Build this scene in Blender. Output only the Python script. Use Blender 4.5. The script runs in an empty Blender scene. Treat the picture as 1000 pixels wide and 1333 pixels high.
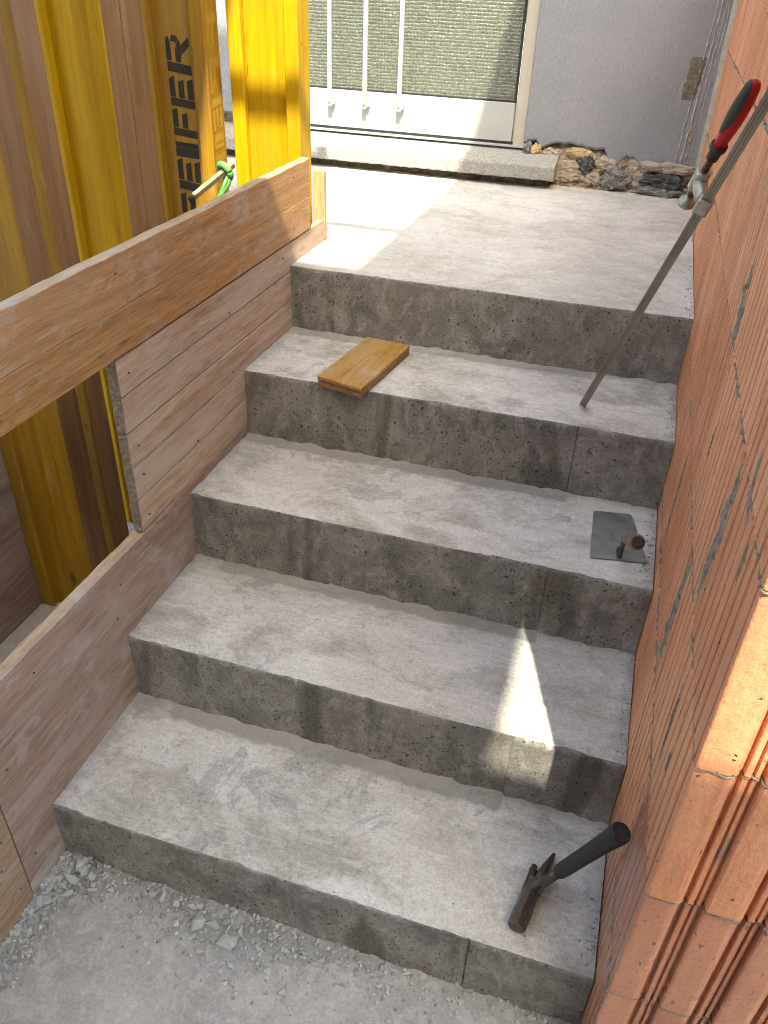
import bpy, bmesh, math, random
from mathutils import Vector, Matrix, noise, Euler
R = math.radians
random.seed(7)
scene = bpy.context.scene
col = scene.collection

# ------------------------------------------------------------------ camera
cam = bpy.data.cameras.new('camera')
cam_ob = bpy.data.objects.new('camera', cam)
col.objects.link(cam_ob)
cam_ob.location = (0.889, -0.773, 1.570)
cam_ob.rotation_euler = (R(55.7016), R(-1.8172), R(17.3808))
cam.sensor_fit = 'VERTICAL'
cam.sensor_height = 24.0
cam.lens = 24.0 * 1054.28 / 1333.0
cam.clip_start = 0.02
cam.clip_end = 500
scene.camera = cam_ob

# ------------------------------------------------------------------ sky, sun, exposure
SUN_EL = R(54)
sdir = Vector((-0.313 * math.cos(SUN_EL), 0.950 * math.cos(SUN_EL), -math.sin(SUN_EL))).normalized()   # light travels this way
world = bpy.data.worlds.new('World')
scene.world = world
world.use_nodes = True
wn = world.node_tree
wn.nodes.clear()
sky = wn.nodes.new('ShaderNodeTexSky')
sky.sky_type = 'NISHITA'
sky.sun_disc = False
sky.sun_elevation = SUN_EL
sky.sun_rotation = math.atan2(-sdir.x, -sdir.y)
sky.air_density = 1.0
sky.dust_density = 3.0
sky.ozone_density = 1.0
bg = wn.nodes.new('ShaderNodeBackground')
bg.inputs['Strength'].default_value = 0.15
wo = wn.nodes.new('ShaderNodeOutputWorld')
wn.links.new(sky.outputs[0], bg.inputs[0])
wn.links.new(bg.outputs[0], wo.inputs[0])

sun = bpy.data.lights.new('sun', 'SUN')
sun.energy = 2.2
sun.angle = R(0.53)
sun.color = (1.0, 0.955, 0.88)
sun_ob = bpy.data.objects.new('sun', sun)
col.objects.link(sun_ob)
sun_ob.rotation_euler = sdir.to_track_quat('-Z', 'Y').to_euler()
sun_ob.location = (3, -4, 6)

vs = scene.view_settings
vs.view_transform = 'Standard'
vs.look = 'None'
vs.gamma = 1.0
vs.use_curve_mapping = False
vs.exposure = 2.34
vs.use_white_balance = True
vs.white_balance_temperature = 7450
vs.white_balance_tint = 2

scene.render.engine = 'CYCLES'
scene.cycles.max_bounces = 5
scene.cycles.diffuse_bounces = 4
scene.cycles.glossy_bounces = 2
scene.cycles.filter_width = 1.0
scene.cycles.use_denoising = True
scene.cycles.denoiser = 'OPENIMAGEDENOISE'
scene.cycles.denoising_input_passes = 'RGB_ALBEDO_NORMAL'
scene.cycles.denoising_prefilter = 'ACCURATE'
scene.cycles.use_adaptive_sampling = True
scene.cycles.adaptive_threshold = 0.03

# ------------------------------------------------------------------ node helper
class Mat:
    def __init__(s, name, rough=0.8, spec=0.4, metal=0.0):
        s.m = bpy.data.materials.new(name)
        s.m.use_nodes = True
        s.t = s.m.node_tree
        s.b = s.t.nodes['Principled BSDF']
        s.b.inputs['Roughness'].default_value = rough
        s.b.inputs['Specular IOR Level'].default_value = spec
        s.b.inputs['Metallic'].default_value = metal
    def n(s, typ, **kw):
        o = s.t.nodes.new('ShaderNode' + typ)
        for k, v in kw.items():
            setattr(o, k, v)
        return o
    def put(s, sock, v):
        if isinstance(v, bpy.types.NodeSocket):
            s.t.links.new(v, sock)
        elif v is not None:
            if isinstance(v, (tuple, list)) and len(v) == 3 and sock.type == 'RGBA':
                v = (*v, 1)
            sock.default_value = v
    def coord(s, rnd=0.0):
        c = s.n('TexCoord').outputs['Object']
        if rnd:
            i = s.n('ObjectInfo').outputs['Random']
            k = s.math('MULTIPLY', i, rnd)
            a = s.n('VectorMath', operation='ADD')
            s.put(a.inputs[0], c)
            cb = s.n('CombineXYZ')
            for q in range(3):
                s.put(cb.inputs[q], k)
            s.put(a.inputs[1], cb.outputs[0])
            return a.outputs[0]
        return c
    def map(s, v, scale=(1, 1, 1), rot=(0, 0, 0), loc=(0, 0, 0)):
        m = s.n('Mapping')
        s.put(m.inputs[0], v)
        m.inputs['Scale'].default_value = scale
        m.inputs['Rotation'].default_value = rot
        m.inputs['Location'].default_value = loc
        return m.outputs[0]
    def noise(s, v, scale=5, detail=4, rough=0.6, dist=0.0, out=0):
        o = s.n('TexNoise')
        s.put(o.inputs['Vector'], v)
        o.inputs['Scale'].default_value = scale
        o.inputs['Detail'].default_value = detail
        o.inputs['Roughness'].default_value = rough
        o.inputs['Distortion'].default_value = dist
        return o.outputs[out]
    def voro(s, v, scale=5, feature='F1', rnd=1.0):
        o = s.n('TexVoronoi', feature=feature)
        s.put(o.inputs['Vector'], v)
        o.inputs['Scale'].default_value = scale
        o.inputs['Randomness'].default_value = rnd
        return o
    def wave(s, v, scale=5, dist=2, detail=2, direction='X'):
        o = s.n('TexWave', bands_direction=direction)
        s.put(o.inputs['Vector'], v)
        o.inputs['Scale'].default_value = scale
        o.inputs['Distortion'].default_value = dist
        o.inputs['Detail'].default_value = detail
        return o.outputs['Fac']
    def math(s, op, a, b=0.0, clamp=False):
        o = s.n('Math', operation=op, use_clamp=clamp)
        s.put(o.inputs[0], a)
        s.put(o.inputs[1], b)
        return o.outputs[0]
    def rng(s, v, a, b, c=0.0, d=1.0):
        o = s.n('MapRange', clamp=True)
        s.put(o.inputs[0], v)
        for i, q in enumerate((a, b, c, d)):
            o.inputs[i + 1].default_value = q
        return o.outputs[0]
    def mix(s, f, a, b, mode='MIX'):
        o = s.n('Mix', data_type='RGBA', blend_type=mode)
        s.put(o.inputs[0], f)
        s.put(o.inputs[6], a)
        s.put(o.inputs[7], b)
        return o.outputs[2]
    def sep(s, v):
        o = s.n('SeparateXYZ')
        s.put(o.inputs[0], v)
        return o.outputs
    def rand(s):
        return s.n('ObjectInfo').outputs['Random']
    def bump(s, h, strength=0.4, dist=0.002, prev=None):
        o = s.n('Bump')
        o.inputs['Strength'].default_value = strength
        o.inputs['Distance'].default_value = dist
        s.put(o.inputs['Height'], h)
        if prev is not None:
            s.put(o.inputs['Normal'], prev)
        return o.outputs[0]
    def done(s, colour=None, normal=None, rough=None):
        s.put(s.b.inputs['Base Color'], colour)
        if normal is not None:
            s.put(s.b.inputs['Normal'], normal)
        s.put(s.b.inputs['Roughness'], rough)
        return s.m

# ------------------------------------------------------------------ materials
def concrete_tread(imprint=0.68, wear_amt=0.95, pale=0.0):
    m = Mat('concrete_tread', 0.9, 0.2)
    raw = m.coord()
    c = m.coord(17.0)
    big = m.noise(c, 2.6, 3, 0.55, 0.4)
    mid = m.noise(m.map(c, (1, 1.8, 1), loc=(3, 1, 0)), 12, 5, 0.7, 0.5)
    grain = m.noise(c, 210, 3, 0.75)
    mott = m.noise(c, 70, 4, 0.72)
    p = pale
    k = m.mix(m.rng(big, 0.34, 0.66), (0.66 + p, 0.635 + p, 0.595 + p), (0.54 + p, 0.512 + p, 0.465 + p))
    k = m.mix(m.rng(mid, 0.46, 0.68, 0, 0.55), k, (0.76, 0.75, 0.725))
    # trodden areas where the pale laitance is gone, soft olive brown
    wear = m.rng(m.math('ADD', m.noise(m.map(c, (1, 1.5, 1), loc=(9, 4, 0)), 4.2, 6, 0.66, 0.6), m.math('MULTIPLY', mott, 0.16)), 0.565, 0.72, 0, wear_amt)
    k = m.mix(wear, k, (0.40, 0.378, 0.33))
    # flaked and damp patches with a ragged edge
    fl = m.rng(m.math('ADD', m.noise(m.map(c, loc=(7, 2, 5)), 7.0, 6, 0.76, 0.4), m.math('MULTIPLY', m.noise(c, 1.7, 2), 0.3)), 0.745, 0.775, 0, 0.6 * wear_amt)
    k = m.mix(fl, k, (0.33, 0.325, 0.31))
    k = m.mix(m.rng(mott, 0.46, 0.68, 0, 0.45), k, m.mix(1.0, k, (0.72, 0.71, 0.70), 'MULTIPLY'))
    k = m.mix(m.rng(grain, 0.45, 0.62, 0, 0.62), k, m.mix(1.0, k, (0.66, 0.655, 0.645), 'MULTIPLY'))
    # arcs left by the float
    arc = m.noise(m.map(c, (1.2, 9, 1), rot=(0, 0, R(14))), 16, 4, 0.7, 1.4)
    k = m.mix(m.rng(arc, 0.50, 0.66, 0, 0.3), k, m.mix(1.0, k, (0.80, 0.795, 0.785), 'MULTIPLY'))
    k = m.mix(m.rng(arc, 0.46, 0.34, 0, 0.25), k, (0.80, 0.79, 0.77))
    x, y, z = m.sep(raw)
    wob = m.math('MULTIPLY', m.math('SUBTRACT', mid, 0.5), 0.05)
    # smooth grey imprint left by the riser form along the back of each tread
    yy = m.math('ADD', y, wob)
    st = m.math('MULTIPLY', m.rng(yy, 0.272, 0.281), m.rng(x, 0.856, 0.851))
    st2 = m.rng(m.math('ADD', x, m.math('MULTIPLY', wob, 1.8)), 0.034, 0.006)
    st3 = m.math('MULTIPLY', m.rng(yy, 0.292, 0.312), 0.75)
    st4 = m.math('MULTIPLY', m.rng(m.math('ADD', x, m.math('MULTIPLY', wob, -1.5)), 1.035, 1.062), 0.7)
    st = m.math('MAXIMUM', m.math('MAXIMUM', m.math('MAXIMUM', st, st4), m.math('MULTIPLY', st2, 0.85)), st3)  # with darker bands at the left, right and back edges
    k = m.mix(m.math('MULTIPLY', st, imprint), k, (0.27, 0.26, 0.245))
    pit = m.voro(c, 52)
    pm = m.math('MULTIPLY', m.rng(pit.outputs['Distance'], 0.12, 0.06), m.rng(m.sep(pit.outputs['Color'])[0], 0.83, 0.84))
    k = m.mix(m.math('MULTIPLY', pm, 0.7), k, (0.13, 0.12, 0.11))
    h = m.math('ADD', m.math('MULTIPLY', grain, 0.4), m.math('ADD', m.math('MULTIPLY', mott, 0.9), m.math('MULTIPLY', pm, -1.0)))
    return m.done(k, m.bump(h, 0.55, 0.0022))

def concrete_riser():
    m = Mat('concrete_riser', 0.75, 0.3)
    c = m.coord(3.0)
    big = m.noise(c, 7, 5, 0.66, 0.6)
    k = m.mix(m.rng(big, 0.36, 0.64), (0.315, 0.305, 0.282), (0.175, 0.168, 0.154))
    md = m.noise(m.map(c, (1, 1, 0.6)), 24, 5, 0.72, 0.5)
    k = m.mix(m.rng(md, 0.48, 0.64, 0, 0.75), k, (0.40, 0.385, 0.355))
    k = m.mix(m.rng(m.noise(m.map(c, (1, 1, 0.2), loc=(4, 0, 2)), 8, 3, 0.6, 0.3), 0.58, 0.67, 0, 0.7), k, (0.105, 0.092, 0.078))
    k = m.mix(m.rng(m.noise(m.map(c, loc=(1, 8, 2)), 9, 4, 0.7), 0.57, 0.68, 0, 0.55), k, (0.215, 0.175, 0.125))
    fine = m.noise(c, 170, 3, 0.78)
    k = m.mix(m.rng(fine, 0.42, 0.62, 0, 0.65), k, m.mix(1.0, k, (0.55, 0.53, 0.51), 'MULTIPLY'))
    cd = m.noise(c, 45, 2, 0.6, out=1)
    cw = m.n('VectorMath', operation='MULTIPLY_ADD')
    m.put(cw.inputs[0], cd); cw.inputs[1].default_value = (0.024, 0.024, 0.024); m.put(cw.inputs[2], c)
    pits = None
    dens = m.rng(m.noise(m.map(c, loc=(2, 2, 2)), 4.5, 3, 0.6), 0.36, 0.62, 1.0, 0.66)
    for sc, th in ((52, 0.135), (88, 0.185), (150, 0.25)):
        v = m.voro(cw.outputs[0], sc)
        p_ = m.math('MULTIPLY', m.rng(v.outputs['Distance'], th + 0.05, th - 0.03), m.math('GREATER_THAN', m.sep(v.outputs['Color'])[0], dens))
        pits = p_ if pits is None else m.math('MAXIMUM', pits, p_)
    k = m.mix(m.math('MULTIPLY', pits, 0.85), k, (0.045, 0.04, 0.036))
    h = m.math('ADD', m.math('MULTIPLY', fine, 0.4), m.math('ADD', m.math('MULTIPLY', md, 0.8), m.math('MULTIPLY', pits, -1.8)))
    return m.done(k, m.bump(h, 0.7, 0.0024))

def ground_mat():
    m = Mat('floor_concrete', 0.92, 0.2)
    c = m.coord()
    big = m.noise(c, 3.6, 6, 0.62, 0.4)
    k = m.mix(m.rng(big, 0.36, 0.66), (0.47, 0.445, 0.405), (0.34, 0.328, 0.308))
    k = m.mix(m.rng(m.noise(c, 30, 6, 0.74, 0.6), 0.48, 0.64, 0, 0.6), k, (0.56, 0.545, 0.515))
    k = m.mix(m.rng(m.noise(m.map(c, loc=(2, 5, 1)), 8, 6, 0.7), 0.56, 0.7, 0, 0.55), k, (0.27, 0.245, 0.21))
    fine = m.noise(c, 150, 4, 0.78)
    k = m.mix(m.rng(fine, 0.44, 0.64, 0, 0.55), k, m.mix(1.0, k, (0.62, 0.62, 0.62), 'MULTIPLY'))
    return m.done(k, m.bump(m.math('ADD', fine, m.noise(c, 40, 5, 0.7)), 0.5, 0.002))

def dust_mat(name, a, b):
    m = Mat(name, 0.95, 0.15)
    c = m.coord(5.0)
    k = m.mix(m.rng(m.noise(c, 60, 5, 0.75), 0.35, 0.65), a, b)
    return m.done(k, m.bump(m.noise(c, 240, 3, 0.7), 0.5, 0.002))

def wood(name, base, dark, axis='Y', grain=1.0, knots=0.5, stain=(0.32, 0.27, 0.23), stain_amt=0.4, rough=0.7, gb=0.35, fibre=0.7):
    m = Mat(name, rough, 0.3)
    c = m.coord(9.0)
    st = 0.045
    sc = {'X': (st, 1, 1), 'Y': (1, st, 1), 'Z': (1, 1, st)}[axis]
    s2 = {'X': (.25, 1, 1), 'Y': (1, .25, 1), 'Z': (1, 1, .25)}[axis]
    warp = m.noise(m.map(c, s2), 7, 3, 0.5, out=1)
    vv = m.n('VectorMath', operation='MULTIPLY_ADD')
    m.put(vv.inputs[0], warp); vv.inputs[1].default_value = (0.03, 0.03, 0.03); m.put(vv.inputs[2], c)
    g0 = m.map(vv.outputs[0], sc)
    ring = m.noise(g0, 55 * grain, 3, 0.55, 0.4)
    fib = m.noise(g0, 300 * grain, 4, 0.7)
    k = m.mix(m.rng(ring, 0.34, 0.66), base, dark)
    k = m.mix(m.rng(fib, 0.44, 0.66, 0, fibre), k, m.mix(1.0, k, (0.46, 0.41, 0.36), 'MULTIPLY'))
    blot = m.noise(m.map(c, s2), 6, 6, 0.66, 0.4)
    k = m.mix(m.rng(blot, 0.44, 0.7, 0, stain_amt), k, stain)
    # knots: sparse rings drawn out along the grain
    sk = {'X': (.45, 1, 1), 'Y': (1, .45, 1), 'Z': (1, 1, .45)}[axis]
    kv = m.voro(m.map(c, sk), 7.5)
    sel = m.math('GREATER_THAN', m.sep(kv.outputs['Color'])[1], 1.0 - 0.42 * knots)
    kd = kv.outputs['Distance']
    core = m.math('MULTIPLY', m.rng(kd, 0.10, 0.035), sel)
    k = m.mix(m.math('MULTIPLY', core, 0.8), k, m.mix(1.0, dark, (0.33, 0.27, 0.2), 'MULTIPLY'))
    # checks (dark drying cracks)
    ck = m.noise(m.map(c, tuple(q * (0.5 if q < 1 else 1) for q in sc), loc=(3, 3, 3)), 90, 2, 0.5)
    crack = m.math('MULTIPLY', m.rng(ck, 0.735, 0.76), m.rng(m.noise(c, 6, 2), 0.46, 0.56))
    k = m.mix(m.math('MULTIPLY', crack, 0.8), k, (0.05, 0.035, 0.022))
    if axis == 'Z':
        sv = m.voro(m.map(c, (1, 1, 0.6)), 34)
        sq = m.math('MULTIPLY', m.rng(sv.outputs['Distance'], 0.16, 0.10), m.math('GREATER_THAN', m.sep(sv.outputs['Color'])[0], 0.93))
        k = m.mix(m.math('MULTIPLY', sq, 0.6), k, (0.12, 0.075, 0.035))
        k = m.mix(m.rng(m.noise(m.map(c, (1, 1, 0.3), loc=(4, 4, 4)), 18, 5, 0.74), 0.60, 0.70, 0, 0.35), k, (0.45, 0.36, 0.22))
    if axis == 'Y':
        sp_ = m.rng(m.math('ADD', m.noise(m.map(c, (1, .6, 1.2), loc=(6, 2, 9)), 14, 6, 0.74, 0.3), m.math('MULTIPLY', m.noise(c, 3, 2), 0.25)), 0.66, 0.78, 0, 0.42)
        k = m.mix(sp_, k, (0.46, 0.43, 0.40))
        scr = m.noise(m.map(c, (1, 0.05, 1), rot=(R(24), 0, 0)), 120, 3, 0.6)
        k = m.mix(m.math('MULTIPLY', m.rng(scr, 0.62, 0.70, 0, 0.5), m.rng(m.noise(c, 5, 2), 0.42, 0.58)), k, (0.58, 0.48, 0.39))
        sc_ = m.rng(m.noise(m.map(c, (1, .35, 1), loc=(1, 7, 3)), 20, 5, 0.76, 0.5), 0.58, 0.68, 0, 0.5)
        k = m.mix(sc_, k, m.mix(1.0, k, (0.50, 0.44, 0.40), 'MULTIPLY'))
    k = m.mix(m.math('MULTIPLY', m.math('SUBTRACT', m.rand(), 0.5), 0.35), k, m.mix(1.0, k, (0.6, 0.58, 0.56), 'MULTIPLY'))
    h = m.math('ADD', m.math('MULTIPLY', fib, 0.7), m.math('ADD', m.math('MULTIPLY', ring, 0.6), m.math('MULTIPLY', crack, -1.5)))
    return m.done(k, m.bump(h, gb, 0.0016))

def brick_mat(name, wet=0.0):
    m = Mat(name, 0.62, 0.4)
    c = m.coord(11.0)
    big = m.noise(m.map(c, (1, 1, 0.35)), 6, 4, 0.6)
    a = m.mix(m.rand(), (0.81, 0.385, 0.215), (0.71, 0.312, 0.166))
    k = m.mix(m.rng(big, 0.35, 0.68), a, m.mix(1.0, a, (0.80, 0.72, 0.68), 'MULTIPLY'))
    k = m.mix(m.rng(m.noise(m.map(c, (1, 1, 0.1)), 60, 4, 0.7), 0.45, 0.75, 0, 0.4), k, m.mix(1.0, k, (0.72, 0.62, 0.56), 'MULTIPLY'))
    k = m.mix(m.rng(m.noise(m.map(c, loc=(5, 1, 2)), 11, 6, 0.7), 0.56, 0.75, 0, 0.35), k, (0.74, 0.42, 0.27))
    pn = m.n('VectorMath', operation='MULTIPLY_ADD')
    m.put(pn.inputs[0], m.noise(c, 60, 2, 0.6, out=1)); pn.inputs[1].default_value = (0.02, 0.02, 0.03); m.put(pn.inputs[2], c)
    pv = m.voro(m.map(pn.outputs[0], (1, 1, 0.5)), 95)
    pit = m.math('MULTIPLY', m.rng(pv.outputs['Distance'], 0.22, 0.08), m.math('GREATER_THAN', m.sep(pv.outputs['Color'])[0], m.rng(m.noise(c, 9, 3), 0.4, 0.6, 0.95, 0.60)))
    k = m.mix(m.math('MULTIPLY', pit, 0.75), k, (0.17, 0.055, 0.03))
    sm = m.noise(m.map(c, (1, 1, 0.3), loc=(1, 6, 3)), 15, 6, 0.72, 0.4)
    k = m.mix(m.rng(sm, 0.64, 0.69, 0, 0.7), k, (0.27, 0.245, 0.215))
    fine = m.noise(c, 140, 4, 0.7)
    rip = m.noise(m.map(c, (1, 1, 0.7)), 55, 4, 0.65)
    h = m.math('ADD', m.math('MULTIPLY', fine, 0.35), m.math('ADD', m.math('MULTIPLY', rip, 0.7), m.math('MULTIPLY', pit, -1.5)))
    rg = m.rng(m.noise(c, 8, 4, 0.6), 0.35, 0.65, 0.42 - 0.2 * wet, 0.75 - 0.4 * wet)
    stk = m.noise(m.map(c, (1, 1, 0.05), loc=(2, 2, 0)), 30, 3, 0.6)
    k = m.mix(m.rng(stk, 0.50, 0.68, 0, 0.5), k, m.mix(1.0, k, (0.70, 0.56, 0.48), 'MULTIPLY'))
    k = m.mix(m.rng(fine, 0.46, 0.66, 0, 0.45), k, m.mix(1.0, k, (0.70, 0.60, 0.54), 'MULTIPLY'))
    if wet:
        m.b.inputs['Coat Weight'].default_value = 0.6
        m.b.inputs['Coat Roughness'].default_value = 0.22
        k = m.mix(0.55 * wet, k, m.mix(1.0, k, (0.62, 0.45, 0.42), 'MULTIPLY'))
    return m.done(k, m.bump(h, 0.85, 0.0045), rg)

def simple(name, a, b=None, rough=0.6, metal=0.0, scale=30, bump=0.2, spec=0.4, dist=0.001, lo=.4, hi=.65):
    m = Mat(name, rough, spec, metal)
    c = m.coord(4.0)
    f = m.noise(c, scale, 5, 0.7, 0.3)
    b = b or tuple(q * 0.7 for q in a)
    k = m.mix(m.rng(f, lo, hi), a, b)
    return m.done(k, m.bump(m.noise(c, scale * 4, 4, 0.7), bump, dist) if bump else None,
                  m.rng(f, 0.3, 0.7, max(rough - 0.12, 0.05), min(rough + 0.15, 1)))

def stucco():
    m = Mat('grey_render', 0.85, 0.25)
    c = m.coord()
    st = m.noise(m.map(c, (1, 1, 0.5), rot=(0, R(28), 0)), 140, 3, 0.6, 0.4)
    f2 = m.noise(c, 190, 3, 0.6)
    k = m.mix(m.rng(m.noise(c, 2.6, 5, 0.6), 0.35, 0.7), (0.245, 0.255, 0.285), (0.28, 0.285, 0.305))
    k = m.mix(m.rng(m.noise(c, 12, 5, 0.7), 0.5, 0.75, 0, 0.25), k, (0.31, 0.305, 0.31))
    k = m.mix(m.rng(st, 0.40, 0.62), m.mix(1.0, k, (0.92, 0.92, 0.92), 'MULTIPLY'), m.mix(1.0, k, (1.04, 1.04, 1.04), 'MULTIPLY'))  # relief shading of the strokes put into the colour: hollows darker, crests lighter
    return m.done(k, m.bump(m.math('ADD', st, m.math('MULTIPLY', f2, 0.3)), 0.8, 0.004))

def glass_mat():
    m = Mat('wired_glass', 0.12, 0.8)
    c = m.coord()
    wp = m.noise(c, 25, 3, 0.6, out=1)
    vv = m.n('VectorMath', operation='MULTIPLY_ADD')
    m.put(vv.inputs[0], wp); vv.inputs[1].default_value = (0.006, 0.0, 0.006); m.put(vv.inputs[2], c)
    x, y, z = m.sep(vv.outputs[0])
    x0, y0, z0 = m.sep(c)
    rows = m.math('ABSOLUTE', m.math('SINE', m.math('MULTIPLY', z, math.pi / 0.0115)))
    cols = m.math('ABSOLUTE', m.math('SINE', m.math('MULTIPLY', x, math.pi / 0.013)))
    cell = m.noise(m.map(c, (1, 1, 1.2)), 75, 3, 0.7)
    spark = m.noise(m.map(c, (1, 1, 1.1)), 150, 2, 0.6)
    line = m.math('MULTIPLY', m.rng(rows, 0.38, 0.12), m.rng(m.noise(c, 60, 3, 0.7), 0.38, 0.52))
    vline = m.rng(cols, 0.3, 0.1)
    dk = m.mix(m.rng(cell, 0.38, 0.64), (0.085, 0.092, 0.072), (0.135, 0.145, 0.113))
    k = m.mix(m.math('MULTIPLY', line, 0.5), dk, (0.23, 0.25, 0.20))
    k = m.mix(m.math('MULTIPLY', vline, 0.18), k, (0.05, 0.052, 0.04))
    k = m.mix(m.rng(spark, 0.64, 0.73, 0, 0.6), k, (0.42, 0.46, 0.40))  # bright specks: glints on the glass painted into its colour
    h = m.math('ADD', m.math('MULTIPLY', rows, 0.6), m.math('ADD', m.math('MULTIPLY', cols, 0.35), m.math('ADD', cell, spark)))
    m.b.inputs['Coat Weight'].default_value = 0.0
    return m.done(k, m.bump(h, 0.6, 0.004))

M = {}
M['tread'] = concrete_tread()
M['riser'] = concrete_riser()
M['ground'] = ground_mat()
M['dust'] = dust_mat('cement_dust', (0.26, 0.266, 0.25), (0.38, 0.38, 0.36))
M['chip'] = dust_mat('concrete_chips', (0.36, 0.37, 0.36), (0.56, 0.56, 0.54))
M['panel'] = wood('weathered_panel', (0.56, 0.41, 0.305), (0.40, 0.27, 0.19), 'Y', 1.0, 0.7, (0.50, 0.42, 0.36), 0.85)
M['panel_red'] = wood('red_brown_panel', (0.36, 0.25, 0.195), (0.25, 0.16, 0.125), 'Y', 1.0, 0.2, (0.42, 0.335, 0.285), 0.75)
M['panel_tan'] = wood('tan_panel', (0.40, 0.27, 0.18), (0.28, 0.18, 0.115), 'Y', 1.0, 0.5, (0.33, 0.25, 0.19), 0.4)
M['rail'] = wood('rail_wood', (0.51, 0.285, 0.128), (0.36, 0.182, 0.072), 'Y', 1.3, 0.5, (0.42, 0.27, 0.15), 0.5)
M['panel_edge'] = wood('raw_edge', (0.47, 0.345, 0.225), (0.32, 0.22, 0.135), 'Y', 1.6, 0.0, (0.42, 0.34, 0.26), 0.6)
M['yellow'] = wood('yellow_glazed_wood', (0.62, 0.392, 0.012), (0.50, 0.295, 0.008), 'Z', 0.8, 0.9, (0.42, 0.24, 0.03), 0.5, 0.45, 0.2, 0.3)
M['yellow_deep'] = wood('shaded_yellow_wood', (0.42, 0.235, 0.016), (0.30, 0.155, 0.010), 'Z', 1.0, 0.9, (0.25, 0.145, 0.045), 0.65, 0.55, 0.3, 0.4)  # darker copy of the yellow; shade on the pit beams put into colour
M['beam_grey'] = wood('bare_flange_wood', (0.31, 0.175, 0.082), (0.21, 0.112, 0.05), 'Z', 0.8, 0.4, (0.30, 0.205, 0.135), 0.6, 0.7, 0.25, 0.4)
M['offcut'] = wood('offcut_yellow', (0.52, 0.29, 0.065), (0.38, 0.20, 0.045), 'Y', 1.6, 0.2, (0.44, 0.31, 0.15), 0.65, 0.6)
M['offcut_core'] = wood('offcut_core', (0.36, 0.21, 0.11), (0.22, 0.12, 0.06), 'X', 1.6, 0.0, (0.2, 0.12, 0.07), 0.5)
M['pale_wood'] = wood('pale_wood', (0.52, 0.37, 0.20), (0.42, 0.28, 0.14), 'Z', 1.2, 0.6, (0.46, 0.34, 0.2), 0.4)
M['skim'] = simple('cement_skim', (0.50, 0.48, 0.44), (0.38, 0.365, 0.335), 0.9, scale=50, bump=0.6, dist=0.002)
M['brick'] = brick_mat('clay_block')
M['brick_wet'] = brick_mat('clay_block_glossy', 0.8)
M['mortar'] = simple('grey_mortar', (0.31, 0.265, 0.205), (0.14, 0.114, 0.085), 0.9, scale=70, bump=0.8, dist=0.003)
M['stucco'] = stucco()
M['ridge'] = simple('adhesive_ridge', (0.46, 0.46, 0.45), (0.33, 0.31, 0.27), 0.85, scale=60, bump=0.6, dist=0.002)
M['strip'] = simple('joint_tape', (0.50, 0.47, 0.40), (0.36, 0.34, 0.28), 0.8, scale=40, bump=0.4, dist=0.002)
M['patch'] = simple('olive_mortar_patch', (0.20, 0.175, 0.125), (0.12, 0.105, 0.075), 0.9, scale=90, bump=0.9, dist=0.004)
M['old_mortar'] = simple('old_lime_mortar', (0.46, 0.38, 0.29), (0.29, 0.235, 0.175), 0.95, scale=26, bump=0.9, dist=0.006)
M['bedding'] = simple('shaded_bedding', (0.20, 0.165, 0.125), (0.10, 0.08, 0.06), 0.95, scale=40, bump=0.8, dist=0.005)  # mortar colour darkened to paint in the shade under the sill
M['ochre'] = simple('ochre_mortar', (0.50, 0.37, 0.21), (0.36, 0.26, 0.145), 0.95, scale=30, bump=0.8, dist=0.005)
M['stone_dark'] = simple('dark_basalt', (0.055, 0.057, 0.06), (0.17, 0.17, 0.165), 0.9, scale=45, bump=0.9, dist=0.005, lo=.45, hi=.7)
M['stone_grey'] = simple('grey_fieldstone', (0.28, 0.28, 0.265), (0.11, 0.11, 0.11), 0.9, scale=55, bump=0.9, dist=0.005)
M['stone_tan'] = simple('tan_fieldstone', (0.45, 0.385, 0.315), (0.32, 0.265, 0.21), 0.95, scale=40, bump=0.9, dist=0.005)
M['sill'] = simple('grey_terrazzo_sill', (0.38, 0.37, 0.335), (0.21, 0.205, 0.185), 0.8, scale=120, bump=0.5, dist=0.002)
M['alu'] = simple('off_white_aluminium', (0.40, 0.405, 0.395), (0.365, 0.37, 0.36), 0.38, 0.0, 8, 0.03, 0.5)
M['alu_warm'] = simple('champagne_aluminium', (0.44, 0.395, 0.33), (0.40, 0.36, 0.30), 0.36, 0.0, 8, 0.03, 0.5)
M['black_rubber'] = simple('black_rubber', (0.018, 0.018, 0.018), (0.03, 0.03, 0.03), 0.6, scale=60, bump=0.15)
M['glass'] = glass_mat()
M['steel'] = simple('dull_steel', (0.34, 0.31, 0.265), (0.27, 0.245, 0.205), 0.36, 0.9, 12, 0.03)
M['steel_bright'] = simple('cast_zinc', (0.50, 0.48, 0.44), (0.34, 0.32, 0.28), 0.42, 0.8, 50, 0.15)
M['steel_dark'] = simple('worn_dark_steel', (0.15, 0.14, 0.125), (0.085, 0.078, 0.068), 0.33, 0.8, 45, 0.06)
M['thread'] = simple('oily_thread', (0.13, 0.085, 0.055), (0.06, 0.04, 0.03), 0.45, 0.7, 80, 0.2)
M['red'] = simple('red_plastic', (0.55, 0.012, 0.016), (0.42, 0.01, 0.014), 0.38, 0, 30, 0.05)
M['grip'] = simple('black_grip', (0.022, 0.022, 0.023), (0.045, 0.043, 0.04), 0.55, 0, 45, 0.25)
M['trowel'] = simple('trowel_steel', (0.27, 0.28, 0.275), (0.17, 0.175, 0.17), 0.38, 0.35, 22, 0.15)
M['handle_wood'] = simple('dirty_wooden_handle', (0.25, 0.185, 0.125), (0.13, 0.095, 0.065), 0.7, 0, 40, 0.4)
M['handle_end'] = simple('dark_handle_end', (0.075, 0.052, 0.035), (0.04, 0.028, 0.02), 0.7, 0, 60, 0.3)
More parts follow.
